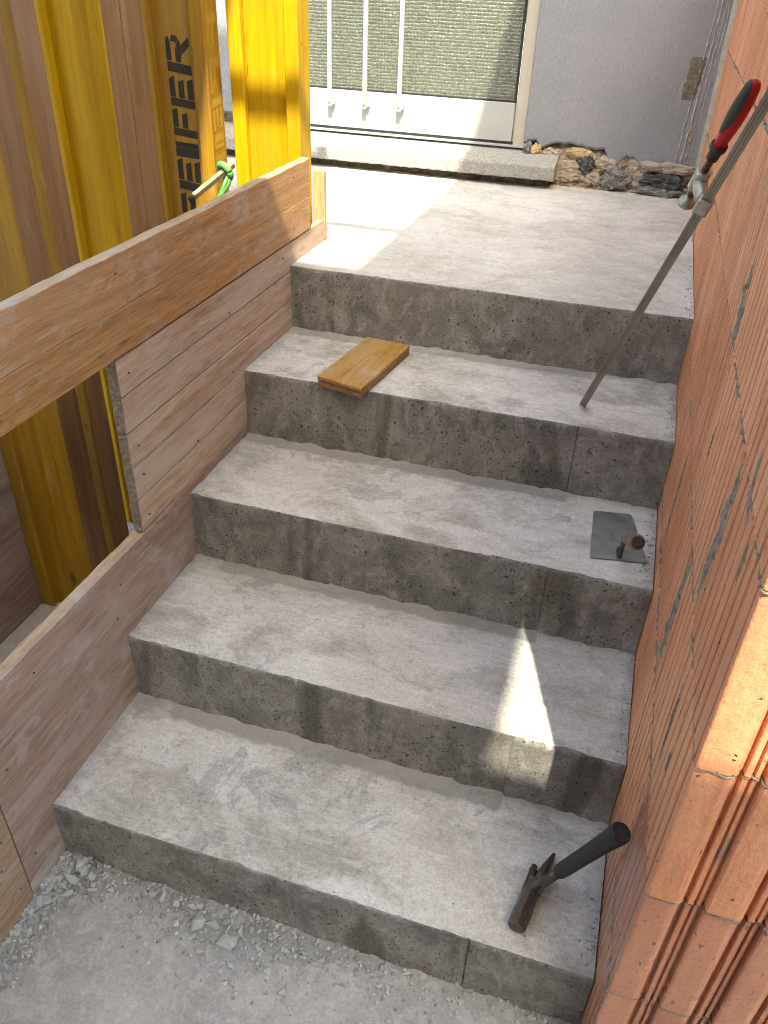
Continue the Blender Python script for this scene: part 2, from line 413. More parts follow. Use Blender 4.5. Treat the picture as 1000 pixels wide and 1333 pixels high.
M['green'] = simple('green_plastic', (0.16, 0.40, 0.13), (0.10, 0.28, 0.08), 0.35, 0, 30, 0.05)
M['galv'] = simple('yellow_zinc_steel', (0.50, 0.45, 0.28), (0.36, 0.31, 0.17), 0.32, 0.9, 40, 0.1)
M['ink'] = simple('black_stencil_ink', (0.020, 0.018, 0.015), (0.06, 0.04, 0.012), 0.6, 0, 160, 0.1, lo=.55, hi=.75)
M['ink_faded'] = simple('faded_stencil_ink', (0.34, 0.21, 0.03), (0.45, 0.26, 0.03), 0.7, 0, 120, 0.1)
M['splinter'] = simple('fresh_splinter', (0.62, 0.48, 0.29), (0.5, 0.36, 0.2), 0.7, 0, 60, 0.2)
M['blocker'] = simple('brown_render', (0.20, 0.165, 0.13), (0.16, 0.13, 0.10), 0.9, scale=6, bump=0.4, dist=0.005)
M['brick_roof'] = simple('roof_tile', (0.25, 0.10, 0.06), (0.18, 0.07, 0.05), 0.85, scale=10)
M['plank'] = wood('scaffold_plank', (0.42, 0.31, 0.2), (0.32, 0.22, 0.14), 'Y', 1.0, 0.4)
M['tube'] = simple('galvanised_tube', (0.45, 0.45, 0.45), (0.36, 0.36, 0.36), 0.4, 0.8, 30, 0.05)

# ------------------------------------------------------------------ object helpers
def tag(o, label=None, cat=None, group=None, kind=None):
    if label: o['label'] = label
    if cat: o['category'] = cat
    if group: o['group'] = group
    if kind: o['kind'] = kind
    return o

def empty(name, loc=(0, 0, 0)):
    o = bpy.data.objects.new(name, None)
    o.location = loc
    o.empty_display_size = 0.05
    col.objects.link(o)
    return o

def link(name, me, mats, parent=None):
    o = bpy.data.objects.new(name, me)
    for q in (mats if isinstance(mats, (list, tuple)) else [mats]):
        if len(me.materials) < (len(mats) if isinstance(mats, (list, tuple)) else 1):
            me.materials.append(q)
    col.objects.link(o)
    if parent is not None:
        o.parent = parent
        if parent.parent is None:
            o.matrix_parent_inverse = Matrix.Translation(-parent.location)
    return o

def mesh(name, verts, faces, mats, parent=None, smooth=False, fmat=None):
    me = bpy.data.meshes.new(name)
    me.from_pydata([tuple(v) for v in verts], [], faces)
    if fmat:
        for p, q in zip(me.polygons, fmat):
            p.material_index = q
    if smooth:
        me.polygons.foreach_set('use_smooth', [True] * len(me.polygons))
    me.update()
    return link(name, me, mats, parent)

def from_bm(name, bm, mats, parent=None, smooth=False):
    bmesh.ops.recalc_face_normals(bm, faces=bm.faces[:])
    me = bpy.data.meshes.new(name)
    bm.to_mesh(me)
    bm.free()
    if smooth:
        me.polygons.foreach_set('use_smooth', [True] * len(me.polygons))
    return link(name, me, mats, parent)

def bm_box(bm, x0, x1, y0, y1, z0, z1):
    vs_ = [bm.verts.new(p) for p in ((x0, y0, z0), (x1, y0, z0), (x1, y1, z0), (x0, y1, z0), (x0, y0, z1), (x1, y0, z1), (x1, y1, z1), (x0, y1, z1))]
    for f in ((0, 3, 2, 1), (4, 5, 6, 7), (0, 1, 5, 4), (1, 2, 6, 5), (2, 3, 7, 6), (3, 0, 4, 7)):
        bm.faces.new([vs_[i] for i in f])
    return vs_

def box(name, x0, x1, y0, y1, z0, z1, mat, parent=None, bevel=0.0, seg=1):
    bm = bmesh.new()
    bm_box(bm, x0, x1, y0, y1, z0, z1)
    if bevel:
        bmesh.ops.bevel(bm, geom=bm.edges[:], offset=bevel, segments=seg, affect='EDGES', profile=0.5)
    return from_bm(name, bm, mat, parent)

def tube_data(pts, rad, seg=12, up=None, flat=1.0):
    """Swept ring along a polyline with a radius for each point; flat squashes the ring."""
    pts = [Vector(p) for p in pts]
    n = len(pts)
    if not isinstance(rad, (list, tuple)):
        rad = [rad] * n
    V, F = [], []
    prev = None
    for i, p in enumerate(pts):
        d = (pts[min(i + 1, n - 1)] - pts[max(i - 1, 0)])
        if d.length < 1e-9:
            d = Vector((0, 0, 1))
        d.normalize()
        if prev is None:
            a = Vector(up) if up else (Vector((0, 0, 1)) if abs(d.z) < 0.9 else Vector((1, 0, 0)))
        else:
            a = prev
        a = (a - d * a.dot(d)).normalized()
        prev = a
        b = d.cross(a)
        for k in range(seg):
            t = 2 * math.pi * k / seg
            V.append(p + (a * math.cos(t) * flat + b * math.sin(t)) * rad[i])
    for i in range(n - 1):
        for k in range(seg):
            k2 = (k + 1) % seg
            F.append((i * seg + k, i * seg + k2, (i + 1) * seg + k2, (i + 1) * seg + k))
    F.append(tuple(range(seg - 1, -1, -1)))
    F.append(tuple((n - 1) * seg + k for k in range(seg)))
    return V, F

def tube(name, pts, rad, mat, parent=None, seg=12, up=None, flat=1.0, smooth=True):
    V, F = tube_data(pts, rad, seg, up, flat)
    o = mesh(name, V, F, mat, parent)
    if smooth:
        for p in o.data.polygons:
            p.use_smooth = len(p.vertices) == 4
    return o

def prism(name, poly, z0, z1, mat, parent=None, axis='z', bevel=0.0):
    """Polygon extruded along an axis; poly is given in the two other axes."""
    def P(a, b, c):
        return {'z': (a, b, c), 'y': (a, c, b), 'x': (c, a, b)}[axis]
    bm = bmesh.new()
    lo = [bm.verts.new(P(a, b, z0)) for a, b in poly]
    hi = [bm.verts.new(P(a, b, z1)) for a, b in poly]
    n = len(poly)
    bm.faces.new(lo); bm.faces.new(hi)
    for i in range(n):
        j = (i + 1) % n
        bm.faces.new((lo[i], lo[j], hi[j], hi[i]))
    if bevel:
        bmesh.ops.bevel(bm, geom=bm.edges[:], offset=bevel, segments=1, affect='EDGES', profile=0.5)
    return from_bm(name, bm, mat, parent)

def nz(x, y=0.0, z=0.0, s=1.0, oct_=3):
    return noise.fractal(Vector((x * s, y * s, z * s)), 0.8, 2.0, oct_)

# ------------------------------------------------------------------ dimensions
W = 1.066                                     # stair width; brick face stands at x = W
YS = [0.0, 0.321, 0.638, 0.959, 1.279]        # riser planes
ZS = [0.156, 0.329, 0.508, 0.689, 0.866]      # tread levels
HOUSE_Y = 2.615

# ------------------------------------------------------------------ ground
g = mesh('ground', [(-30, -30, 0), (30, -30, 0), (30, 30, 0), (-30, 30, 0)], [(0, 1, 2, 3)], M['ground'])
tag(g, 'rough grey concrete floor at the foot of the steps', 'ground', kind='structure')

# ------------------------------------------------------------------ staircase
stair = tag(empty('concrete_staircase', (0.53, 0, 0)), 'raw grey concrete staircase of four steps leading up to a landing', 'staircase')
SEAM = 0.851

def chip(x, i):
    a = nz(x, i * 7.3, 0, 9, 4)
    b = nz(x, i * 3.1 + 40, 0, 38, 3)
    return max(0.0, a - 0.25) * 0.012 + max(0.0, b - 0.30) * 0.008

def nose(x, i):
    c = chip(x, i)
    return 0.0025 + c

xs_ = sorted(set([round(W * k / 170, 5) for k in range(171)] + [SEAM - 0.0015, SEAM, SEAM + 0.0015]))
for i in range(5):
    y0, z1 = YS[i], ZS[i]
    zb = (ZS[i - 1] if i else 0.0) - 0.012
    # riser
    nzr = 16
    V, F = [], []
    for x in xs_:
        r = nose(x, i)
        for k in range(nzr + 1):
            t = k / nzr
            z = zb + (z1 - r - zb) * t
            d = 0.0016 * nz(x, i * 9, z, 14) + 0.0006 * nz(x, i * 9 + 5, z, 70)
            if x > SEAM and i < 4: d -= 0.0022
            if abs(x - SEAM) < 0.0004 and i < 4: d += 0.003
            if k == 0 or z < (ZS[i - 1] if i else 0) + 0.012:
                d -= 0.006 * max(0.0, 0.5 + nz(x, i * 4, 0, 20))
            V.append((x, y0 + d, z))
        V.append((x, y0 + r * 0.3 + 0.0003, z1 - r * 0.28))
        V.append((x, y0 + r, z1 + 0.0012 * nz(x, y0 + r + i * 3.0, 0, 9)))
    m_ = nzr + 3
    for a in range(len(xs_) - 1):
        for k in range(m_ - 1):
            F.append((a * m_ + k, (a + 1) * m_ + k, (a + 1) * m_ + k + 1, a * m_ + k + 1))
    rr = mesh('riser', [(v[0], v[1] - y0, v[2] - z1) for v in V], F, M['riser'], stair, True)
    rr.location = (0, y0, z1)
    # tread
    if i == 4:
        continue
    yl = YS[i + 1] + 0.012
    ny = 30
    V, F = [], []
    for x in xs_:
        r = nose(x, i)
        for k in range(ny + 1):
            t = k / ny
            y = y0 + r + (yl - y0 - r) * t
            d = 0.0012 * nz(x, y + i * 3.0, 0, 9) + (0.0008 * nz(x, y, i * 5, 45) if k else 0)
            yr = YS[i + 1] - y
            if yr < 0.020: d += 0.0045 * (1 - yr / 0.020) * max(0, 0.6 + nz(x, i * 2, 0, 24))
            if 0.0 <= yr - 0.0 < 0.041 + 0.006 * nz(x, i, 3, 12) and x < SEAM: d -= 0.0016
            if x < 0.02: d += 0.003 * (1 - x / 0.02) * max(0, nz(y, i, 0, 30) + .5)
            V.append((x, y - y0, d))
    m_ = ny + 1
    for a in range(len(xs_) - 1):
        for k in range(m_ - 1):
            F.append((a * m_ + k, (a + 1) * m_ + k, (a + 1) * m_ + k + 1, a * m_ + k + 1))
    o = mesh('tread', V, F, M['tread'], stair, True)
    o.location = (0, y0, z1)

# landing: runs on to the left behind the shuttering
V, F, idx = [], [], {}
lx = [-1.3 + (W + 1.3) * k / 150 for k in range(151)]
lx = sorted(set([round(q, 5) for q in lx if q < 0] + list(xs_)))
ly = [0.0] + [0.012 * k for k in range(1, 120)]
for a, x in enumerate(lx):
    for b, q in enumerate(ly):
        r = nose(x, 4)
        y = YS[4] + (r if b == 0 else q)
        if y > 2.70: continue
        if x < -1e-6 and y < 1.565: continue
        idx[a, b] = len(V)
        V.append((x, y - YS[4], 0.0012 * nz(x, y + 12.0, 0, 9) + 0.0007 * nz(x, y, 20, 45)))
for a in range(len(lx) - 1):
    for b in range(len(ly) - 1):
        q = [(a, b), (a + 1, b), (a + 1, b + 1), (a, b + 1)]
        if all(k in idx for k in q):
            F.append(tuple(idx[k] for k in q))
M['landing'] = concrete_tread(0.0, 0.55, 0.0)        # floated smooth, without the imprint of the riser form
M['landing'].name = 'concrete_landing'
o = mesh('landing', V, F, M['landing'], stair, True)
o.location = (0, YS[4], ZS[4])
box('landing_edge', -1.3, -0.001, 1.566, 1.60, 0.0, ZS[4] - 0.004, M['riser'], stair)

def skim(cx, cy, z, rx, ry, seed, rot=0.0):
    """Thin ragged patch of grey cement trowelled onto a tread."""
    V = [(cx, cy, z + 0.0022)]
    n = 60
    for ring_, lift in ((0.88, 0.0021), (1.0, 0.0004)):
        for k in range(n):
            t = 2 * math.pi * k / n
            q = 1 / max(abs(math.cos(t)), abs(math.sin(t))) ** 0.75
            q *= 1 + 0.34 * nz(math.cos(t) + seed, math.sin(t), 0, 3.2, 5)
            a, b = rx * q * math.cos(t) * ring_, ry * q * math.sin(t) * ring_
            V.append((cx + a * math.cos(rot) - b * math.sin(rot), cy + a * math.sin(rot) + b * math.cos(rot), z + lift))
    F = [(0, 1 + k, 1 + (k + 1) % n) for k in range(n)] + [(1 + k, 1 + n + k, 1 + n + (k + 1) % n, 1 + (k + 1) % n) for k in range(n)]
    mesh('cement_patch', V, F, M['skim'], stair, True)
skim(0.783, 0.455, ZS[1], 0.032, 0.034, 2.0)
skim(1.046, 0.175, ZS[0], 0.018, 0.030, 5.0)
skim(0.855, 0.842, ZS[2], 0.018, 0.011, 9.0)
skim(0.060, 0.285, ZS[0], 0.040, 0.030, 12.0, 0.5)
skim(0.045, 0.610, ZS[1], 0.035, 0.020, 15.0, 0.2)

# ------------------------------------------------------------------ brick wall
wall = tag(empty('brick_wall', (W, -0.1, 0)), 'orange clay block wall with grooved faces along the right of the steps', 'wall')
BED = [-0.22, 0.043, 0.305, 0.567, 0.829, 1.091, 1.353, 1.615]
CORNER = [-0.087, -0.089, -0.0915, -0.0945, -0.0985, -0.103, -0.107, -0.110, -0.112]
FIRST = [0.10, 0.24, 0.10, 0.335, 0.170, 0.545, 0.29, 0.15, 0.3]
BL, TH = 0.373, 0.365

def side_profile(L, corner):
    """Stair face of a block: crisp combed grooves, every fifth one broader."""
    rr = random.Random(int(L * 1000))
    p = []
    n = max(1, round(L / 0.034))
    sp = L / n
    for k in range(n, 0, -1):
        yc = (k - 0.5) * sp + rr.uniform(-0.004, 0.004)
        wide = k % 5 == 2
        dp = 0.0066 if wide else 0.0042
        w = 0.0060 if wide else 0.0033
        p += [(0, yc + w), (dp, yc + w * 0.55), (dp, yc - w * 0.55), (0, yc - w)]
    return [(0.0025, L)] + [(0, L - 0.0025)] + p

def end_profile():
    """Toothed end of a block: flat lands, a rounded shoulder and narrow ribs."""
    p = [(0.0, 0.005), (0.0007, 0.0022), (0.0022, 0.0007), (0.005, 0.0)]
    x = 0.0
    first = True
    while x < TH - 0.085:
        if not first:
            p += [(x + 0.0006, 0.003), (x + 0.003, 0.0008)]
        p += [(x + 0.036, 0.0), (x + 0.0405, 0.0012), (x + 0.0440, 0.0036), (x + 0.0468, 0.0075), (x + 0.0485, 0.0135),
              (x + 0.0525, 0.0140), (x + 0.0532, 0.0066), (x + 0.0545, 0.0056), (x + 0.0590, 0.0056), (x + 0.0602, 0.0066), (x + 0.0608, 0.0140),
              (x + 0.0640, 0.0140), (x + 0.0648, 0.0082), (x + 0.0690, 0.0074), (x + 0.0700, 0.0140), (x + 0.0738, 0.0140)]
        x += 0.0745
        first = False
    p += [(TH, 0.002)]
    return p

def block_mesh(L, corner):
    if corner:
        prof = side_profile(L, True) + [(0.0, 0.012)] + end_profile() + [(TH, L)]
    else:
        prof = side_profile(L, False) + [(0, 0.0025), (0.0025, 0.0), (TH, 0.0), (TH, L)]
    H = 0.2588
    n = len(prof)
    lev = [(0.0, 0.0016), (0.0022, 0.0), (H - 0.0022, 0.0), (H, 0.0016)]
    V, F = [], []
    cx, cy = TH / 2, L / 2
    for z, ins in lev:
        for a, b in prof:
            V.append((a + (ins if a < cx else -ins), b + (ins if b < cy else -ins), z))
    for k in range(len(lev) - 1):
        for i in range(n):
            j = (i + 1) % n
            F.append((k * n + i, k * n + j, (k + 1) * n + j, (k + 1) * n + i))
    F.append(tuple(range(n - 1, -1, -1)))
    F.append(tuple(3 * n + i for i in range(n)))
    bm = bmesh.new()
    vv = [bm.verts.new(v) for v in V]
    for f in F: bm.faces.new([vv[i] for i in f])
    bmesh.ops.recalc_face_normals(bm, faces=bm.faces[:])
    me = bpy.data.meshes.new('brick')
    bm.to_mesh(me); bm.free()
    return me

cache = {}
joints = {}
for c, z in enumerate(BED):
    ys = [CORNER[c], FIRST[c]]
    while ys[-1] < 2.66:
        ys.append(ys[-1] + BL)
    ys[-1] = 2.66
    if ys[-1] - ys[-2] < 0.08:
        ys.pop(-2)
    joints[c] = ys
    for k in range(len(ys) - 1):
        L = ys[k + 1] - ys[k] - 0.003
        key = (round(L, 3), k == 0, z < 0.3)
        if key not in cache:
            cache[key] = block_mesh(L, k == 0)
            cache[key].materials.append(M['brick_wet'] if (z < 0.5 and k == 0) else M['brick'])
        o = bpy.data.objects.new('brick', cache[key])
        col.objects.link(o)
        o.parent = wall
        rx = random.uniform(-0.0012, 0.0012)
        o.matrix_parent_inverse = Matrix.Translation((-W, 0.1, 0))
        o.location = (W + 0.002 + rx, ys[k], z)
        o.rotation_euler = (0, 0, random.uniform(-0.002, 0.002))
        if k == 0 and z > 0.3 and z < 0.5:
            o.data.materials[0] = M['brick_wet']

def lumpy_line(pts, r, s, seg=6):
    out = [Vector(pts[0])]
    for a, b in zip(pts[:-1], pts[1:]):
        a, b = Vector(a), Vector(b)
        n = max(1, int((b - a).length / 0.004))
        for k in range(1, n + 1):
            out.append(a.lerp(b, k / n))
    P, rad = [], []
    for p in out:
        q = nz(p.x + s, p.y, p.z, 70, 3)
        P.append(p + Vector((0, 0, 0.0018 * nz(p.x, p.y + s, 9, 90, 2))))
        rad.append(max(0.0004, r * (0.75 + 1.1 * q)))
    return tube_data(P, rad, seg)

ep = end_profile()
for c in range(1, len(BED)):
    z = BED[c] - 0.0014
    if z > 1.7: break
    yc = (CORNER[c] + CORNER[c - 1]) / 2 - 0.0008
    V, F = lumpy_line([(W + 0.0015 + a, yc + b, z) for a, b in ep], 0.0017, c * 3.1)
    mesh('mortar_joint', V, F, M['mortar'], wall, True)
    # along the stair side the squeezed mortar comes and goes
    V, F = [], []
    y = yc + 0.01
    while y < 2.58:
        ln = random.uniform(0.05, 0.22)
        v, f = lumpy_line([(W + 0.0035, y, z), (W + 0.0035, min(y + ln, 2.6), z)], random.uniform(0.0020, 0.0038), y * 3 + c)
        F += [tuple(i + len(V) for i in q) for q in f]
        V += v
        y += ln + random.uniform(0.0, 0.09)
    mesh('mortar_joint', V, F, M['mortar'], wall, True)

def smear(y, z0, z1, w0, w1, lean=0.0, lift=0.0030, jag=0.5):
    """Ragged mortar left on the wall face at a head joint."""
    n, mm = 46, 8
    V, F = [], []
    for a in range(n + 1):
        t = a / n
        z = z0 + (z1 - z0) * t
        w = (w0 + (w1 - w0) * t)
        wl = w * (1 + jag * nz(y * 7, z, 1, 45)) * 0.5
        wr = w * (1 + jag * nz(y * 7, z, 8, 45)) * 0.5
        cy = y + lean * t + 0.003 * nz(z, y, 3, 20)
        for b in range(mm + 1):
            u = b / mm
            bulge = math.sin(math.pi * u) * math.sin(math.pi * min(1, max(0, t * 0.98 + 0.01))) ** 0.5
            V.append((W + 0.0055 - (0.0035 + lift * (0.8 + 0.8 * nz(u * 2, z * 3, y, 30))) * bulge, cy - wl + (wl + wr) * u, z))
    for a in range(n):
        for b in range(mm):
            F.append((a * (mm + 1) + b, (a + 1) * (mm + 1) + b, (a + 1) * (mm + 1) + b + 1, a * (mm + 1) + b + 1))
    return mesh('mortar_smear', V, F, M['mortar'], wall, True)

smear(0.196, 0.835, 1.092, 0.050, 0.044, -0.035, 0.004, 0.8)
smear(0.348, 0.575, 0.835, 0.048, 0.040, -0.030, 0.004, 0.8)
smear(0.540, 1.075, 1.235, 0.085, 0.012, 0.020, 0.005, 0.9)
smear(0.050, 1.050, 1.16, 0.010, 0.024, 0.05)
smear(0.118, 0.44, 0.565, 0.012, 0.022, 0.01, 0.002, 0.9)
smear(0.30, 0.33, 0.47, 0.006, 0.010, 0.02, 0.002, 0.9)
smear(0.005, 1.00, 1.09, 0.008, 0.02, 0.004, 0.002, 0.9)
smear(0.085, 0.60, 0.80, 0.004, 0.012, 0.01, 0.002, 0.9)
smear(0.46, 0.90, 1.02, 0.004, 0.010, -0.01, 0.002, 0.9)
smear(0.02, 0.66, 0.72, 0.004, 0.009, 0.01, 0.002, 0.9)
smear(0.24, 0.40, 0.52, 0.006, 0.008, 0.01, 0.002, 0.9)
for c in range(3, 8):
    for y in joints[c][1:-1]:
        if y > 0.6:
            smear(y, BED[c] + 0.01, BED[c] + 0.25, 0.006, 0.006, 0, 0.0012, 0.9)
M['inside'] = simple('wall_core', (0.3, 0.15, 0.09), None, 0.9)
box('wall_core', W + 0.02, W + TH - 0.02, -0.06, 2.6, -0.2, BED[-1] + 0.2, M['inside'], wall)

# ------------------------------------------------------------------ house: rendered wall, door opening
house = tag(empty('house_wall', (0.7, HOUSE_Y, ZS[4])), 'grey rendered house wall with its plaster broken away along the foot', 'wall')
# masonry behind the render (two piers and a lintel round the door)
box('masonry', 0.430, W + 0.34, 2.665, 2.95, 0.0, 3.3, M['old_mortar'], house)
box('masonry', -4.0, -0.575, 2.665, 2.95, 0.0, 3.3, M['old_mortar'], house)
box('lintel', -0.575, 0.430, 2.670, 2.95, 2.98, 3.3, M['old_mortar'], house)
# render coat with ragged lower edge
def ragged(name, pts_low, x0, x1, z1, mat, step=0.006):
    V, F = [], []
    xs = []
    x = x0
    while x < x1:
        xs.append(x); x += step
    xs.append(x1)
    for x in xs:
        for (xa, za), (xb, zb_) in zip(pts_low[:-1], pts_low[1:]):
            if xa <= x <= xb:
                z = za + (zb_ - za) * (x - xa) / max(1e-6, xb - xa)
        z += 0.007 * nz(x, 3, 0, 40, 3)
        V += [(x, 2.664, z + 0.004), (x, HOUSE_Y + 0.007, z - 0.002), (x, HOUSE_Y, z + 0.007 + 0.003 * nz(x, 1, 1, 90)), (x, HOUSE_Y, z1)]
    for a in range(len(xs) - 1):
        for k in range(3):
            F.append((a * 4 + k, (a + 1) * 4 + k, (a + 1) * 4 + k + 1, a * 4 + k + 1))
    n = len(V)
    e = (len(xs) - 1) * 4
    V += [(x0, 2.664, z1), (x1, 2.664, z1)]
    F.append((0, 1, 2, 3, n)); F.append((e + 3, e + 2, e + 1, e, n + 1)); F.append((3, e + 3, n + 1, n))
    return mesh(name, V, F, mat, house)

ragged('render_coat', [(0.41, 1.005), (0.455, 1.018), (0.478, 0.992), (0.53, 1.014), (0.60, 1.016), (0.66, 1.004), (0.715, 1.006), (0.745, 0.965), (0.775, 0.957),
       (0.80, 0.99), (0.83, 0.985), (0.86, 0.958), (0.91, 0.972), (0.96, 0.975), (1.10, 0.970)], 0.412, W + 0.012, 3.3, M['stucco'])
ragged('render_coat', [(-4.1, 1.02), (-0.5, 1.02)], -4.0, -0.577, 3.3, M['stucco'], 0.03)
ragged('render_coat', [(-0.60, 2.98), (0.45, 2.98)], -0.574, 0.410, 3.3, M['stucco'], 0.03)

# crumbled foot of the wall
V, F = [], []
nx_, nz_ = 120, 34
for a in range(nx_ + 1):
    x = 0.412 + (W + 0.01 - 0.412) * a / nx_
    for b in range(nz_ + 1):
        z = 0.855 + 0.19 * b / nz_
        d = 0.024 * nz(x, 4, z, 16, 4) + 0.012 * nz(x, 9, z, 60, 3)
        back = 0.030 * max(0.0, (z - 0.975) / 0.03)
        V.append((x, max(2.619 if z > 0.95 else 0, 2.620 + d) + back - 0.016 * max(0, 1 - (z - 0.866) / 0.04), z))
for a in range(nx_):
    for b in range(nz_):
        F.append((a * (nz_ + 1) + b, (a + 1) * (nz_ + 1) + b, (a + 1) * (nz_ + 1) + b + 1, a * (nz_ + 1) + b + 1))
mesh('crumbling_mortar', V, F, M['old_mortar'], house)

def rock(name, c, size, mat, parent, seed, sub=3, amp=0.28, flat=True, rot=0.0):
    bm = bmesh.new()
    bmesh.ops.create_icosphere(bm, subdivisions=sub, radius=1)
    for v in bm.verts:
        p = v.co.normalized()
        q = Vector((max(-.85, min(.85, p.x)), max(-.85, min(.85, p.y)), max(-.85, min(.85, p.z))))
        w_ = Vector((p.x * size[0], p.y * size[1], p.z * size[2])) / 0.045
        q *= 1 + amp * nz(w_.x + seed, w_.y, w_.z, 1.5, 4) + 0.5 * amp * nz(w_.x + seed, w_.y, w_.z, 5, 3)
        q = Vector((q.x * math.cos(rot) - q.z * math.sin(rot), q.y, q.x * math.sin(rot) + q.z * math.cos(rot)))
        v.co = (c[0] + q.x * size[0], c[1] + q.y * size[1], c[2] + q.z * size[2])
    return from_bm(name, bm, mat, parent, not flat)

for q in ((0.575, 2.630, 0.915, 0.105, 0.040, 0.048, 'stone_tan', 3.3, 0.10), (0.520, 2.634, 0.968, 0.055, 0.030, 0.030, 'old_mortar', 6.3, -0.2),
          (0.655, 2.622, 0.948, 0.036, 0.030, 0.034, 'stone_dark', 8.1, 0.3), (0.690, 2.618, 0.902, 0.030, 0.032, 0.030, 'stone_tan', 2.1, 0.0),
          (0.775, 2.618, 0.908, 0.056, 0.040, 0.046, 'stone_grey', 5.7, -0.25), (0.955, 2.622, 0.912, 0.105, 0.036, 0.036, 'stone_dark', 11.4, 0.04),
          (0.935, 2.604, 0.880, 0.092, 0.036, 0.018, 'stone_grey', 14.4, 0.0), (0.862, 2.630, 0.905, 0.040, 0.034, 0.046, 'stone_tan', 17.0, 0.2),
          (0.955, 2.616, 0.962, 0.105, 0.026, 0.020, 'stone_tan', 21.0, 0.03), (0.462, 2.624, 0.985, 0.024, 0.030, 0.026, 'ochre', 24.0, 0.0),
          (0.625, 2.630, 0.985, 0.052, 0.026, 0.022, 'ochre', 25.0, 0.0), (0.428, 2.622, 0.972, 0.020, 0.030, 0.040, 'stone_grey', 27.0, 0.1),
          (0.735, 2.632, 0.955, 0.045, 0.030, 0.030, 'old_mortar', 31.0, 0.4)):
    rock('stone', q[:3], q[3:6], M[q[6]], house, q[7], 4, 0.30, True, q[8])
# mortar patch, adhesive ridges and joint tape by the brick corner
V, F = [], []
n, mm = 30, 10
for a in range(n + 1):
    t = a / n
    for b in range(mm + 1):
        u = b / mm
        z = 1.185 + 0.145 * t
        x = 0.972 + 0.012 * t + 0.052 * (u - 0.5) * (1 + 0.35 * nz(t * 5, 2, 0 if u < .5 else 9, 1.0)) + 0.004 * nz(t, u, 4, 9)
        e = min(u, 1 - u, t, 1 - t)
        V.append((x, HOUSE_Y + 0.001 - (0.0045 + 0.002 * nz(x, z, 2, 60)) * min(1, e * 7), z))
for a in range(n):
    for b in range(mm):
        F.append((a * (mm + 1) + b, (a + 1) * (mm + 1) + b, (a + 1) * (mm + 1) + b + 1, a * (mm + 1) + b + 1))
mesh('mortar_patch', V, F, M['patch'], house, True)
for xa, xb, zl, r in ((0.975, 1.022, 0.978, 0.0035), (0.996, 1.032, 0.975, 0.0042), (1.012, 1.046, 0.98, 0.0028), (1.026, 1.055, 1.0, 0.0022)):
    P, rad = [], []
    for k in range(200):
        t = k / 199
        z = zl + (1.75 - zl) * t
        P.append((xa + (xb - xa) * t + 0.004 * nz(xa, z, 0, 9), HOUSE_Y, z))
        rad.append(max(0.0008, r * (0.8 + 0.9 * nz(xa * 9, z, 0, 40))))
    tube('adhesive_ridge', P, rad, M['ridge'], house, 7, flat=0.7)
for k in range(7):
    z = random.uniform(0.99, 1.13)
    rock('adhesive_lump', (1.004 + random.uniform(-0.012, 0.012), HOUSE_Y, z), (0.006, 0.005, random.uniform(0.006, 0.016)), M['old_mortar'], house, 40 + k, 2)
P = [(W - 0.014, HOUSE_Y - 0.006), (W + 0.003, HOUSE_Y - 0.008), (W + 0.003, HOUSE_Y + 0.02), (W - 0.018, HOUSE_Y + 0.02)]
prism('joint_tape', P, 0.90, 3.3, M['strip'], house, 'z')

# ------------------------------------------------------------------ door sill
sill = tag(empty('door_sill', (0, 2.5, 0.9)), 'worn grey stone sill slab beneath the glass door', 'sill')
V, F = [], []
prof = [(2.535, 0.900), (2.500, 0.8985), (2.4975, 0.903), (2.4975, 0.944), (2.501, 0.9490), (2.520, 0.9535), (2.58, 0.968), (2.668, 0.982), (2.668, 0.901)]
sx = [-1.05 + (0.553 + 1.05) * k / 220 for k in range(221)]
for x in sx:
    for k, (y, z) in enumerate(prof):
        e = 0.004 * max(0, nz(x, k, 0, 26, 3)) if k in (1, 2, 3, 4) else 0
        V.append((x, y + e, z + (-0.4 * e if k in (3, 4) else 0.6 * e if k in (1, 2) else 0)))
m_ = len(prof)
for a in range(len(sx) - 1):
    for k in range(m_):
        F.append((a * m_ + k, a * m_ + (k + 1) % m_, (a + 1) * m_ + (k + 1) % m_, (a + 1) * m_ + k))
F.append(tuple(range(m_))); F.append(tuple((len(sx) - 1) * m_ + k for k in range(m_ - 1, -1, -1)))
bm = bmesh.new()
vv = [bm.verts.new(v) for v in V]
for f in F: bm.faces.new([vv[i] for i in f])
from_bm('slab', bm, M['sill'], sill)
# crumbled bedding in the open joint under the slab
V, F = [], []
nn = 260
for a in range(nn + 1):
    x = -1.05 + 1.58 * a / nn
    for b in range(7):
        z = 0.860 + 0.042 * b / 6
        V.append((x, 2.572 - 0.026 * max(0, nz(x, 1, z, 22, 4)) - 0.025 * (1 - b / 6) * max(0, 0.3 + nz(x, 7, 0, 12)), z))
for a in range(nn):
    for b in range(6):
        F.append((a * 7 + b, (a + 1) * 7 + b, (a + 1) * 7 + b + 1, a * 7 + b + 1))
mesh('bedding_mortar', V, F, M['bedding'], sill)

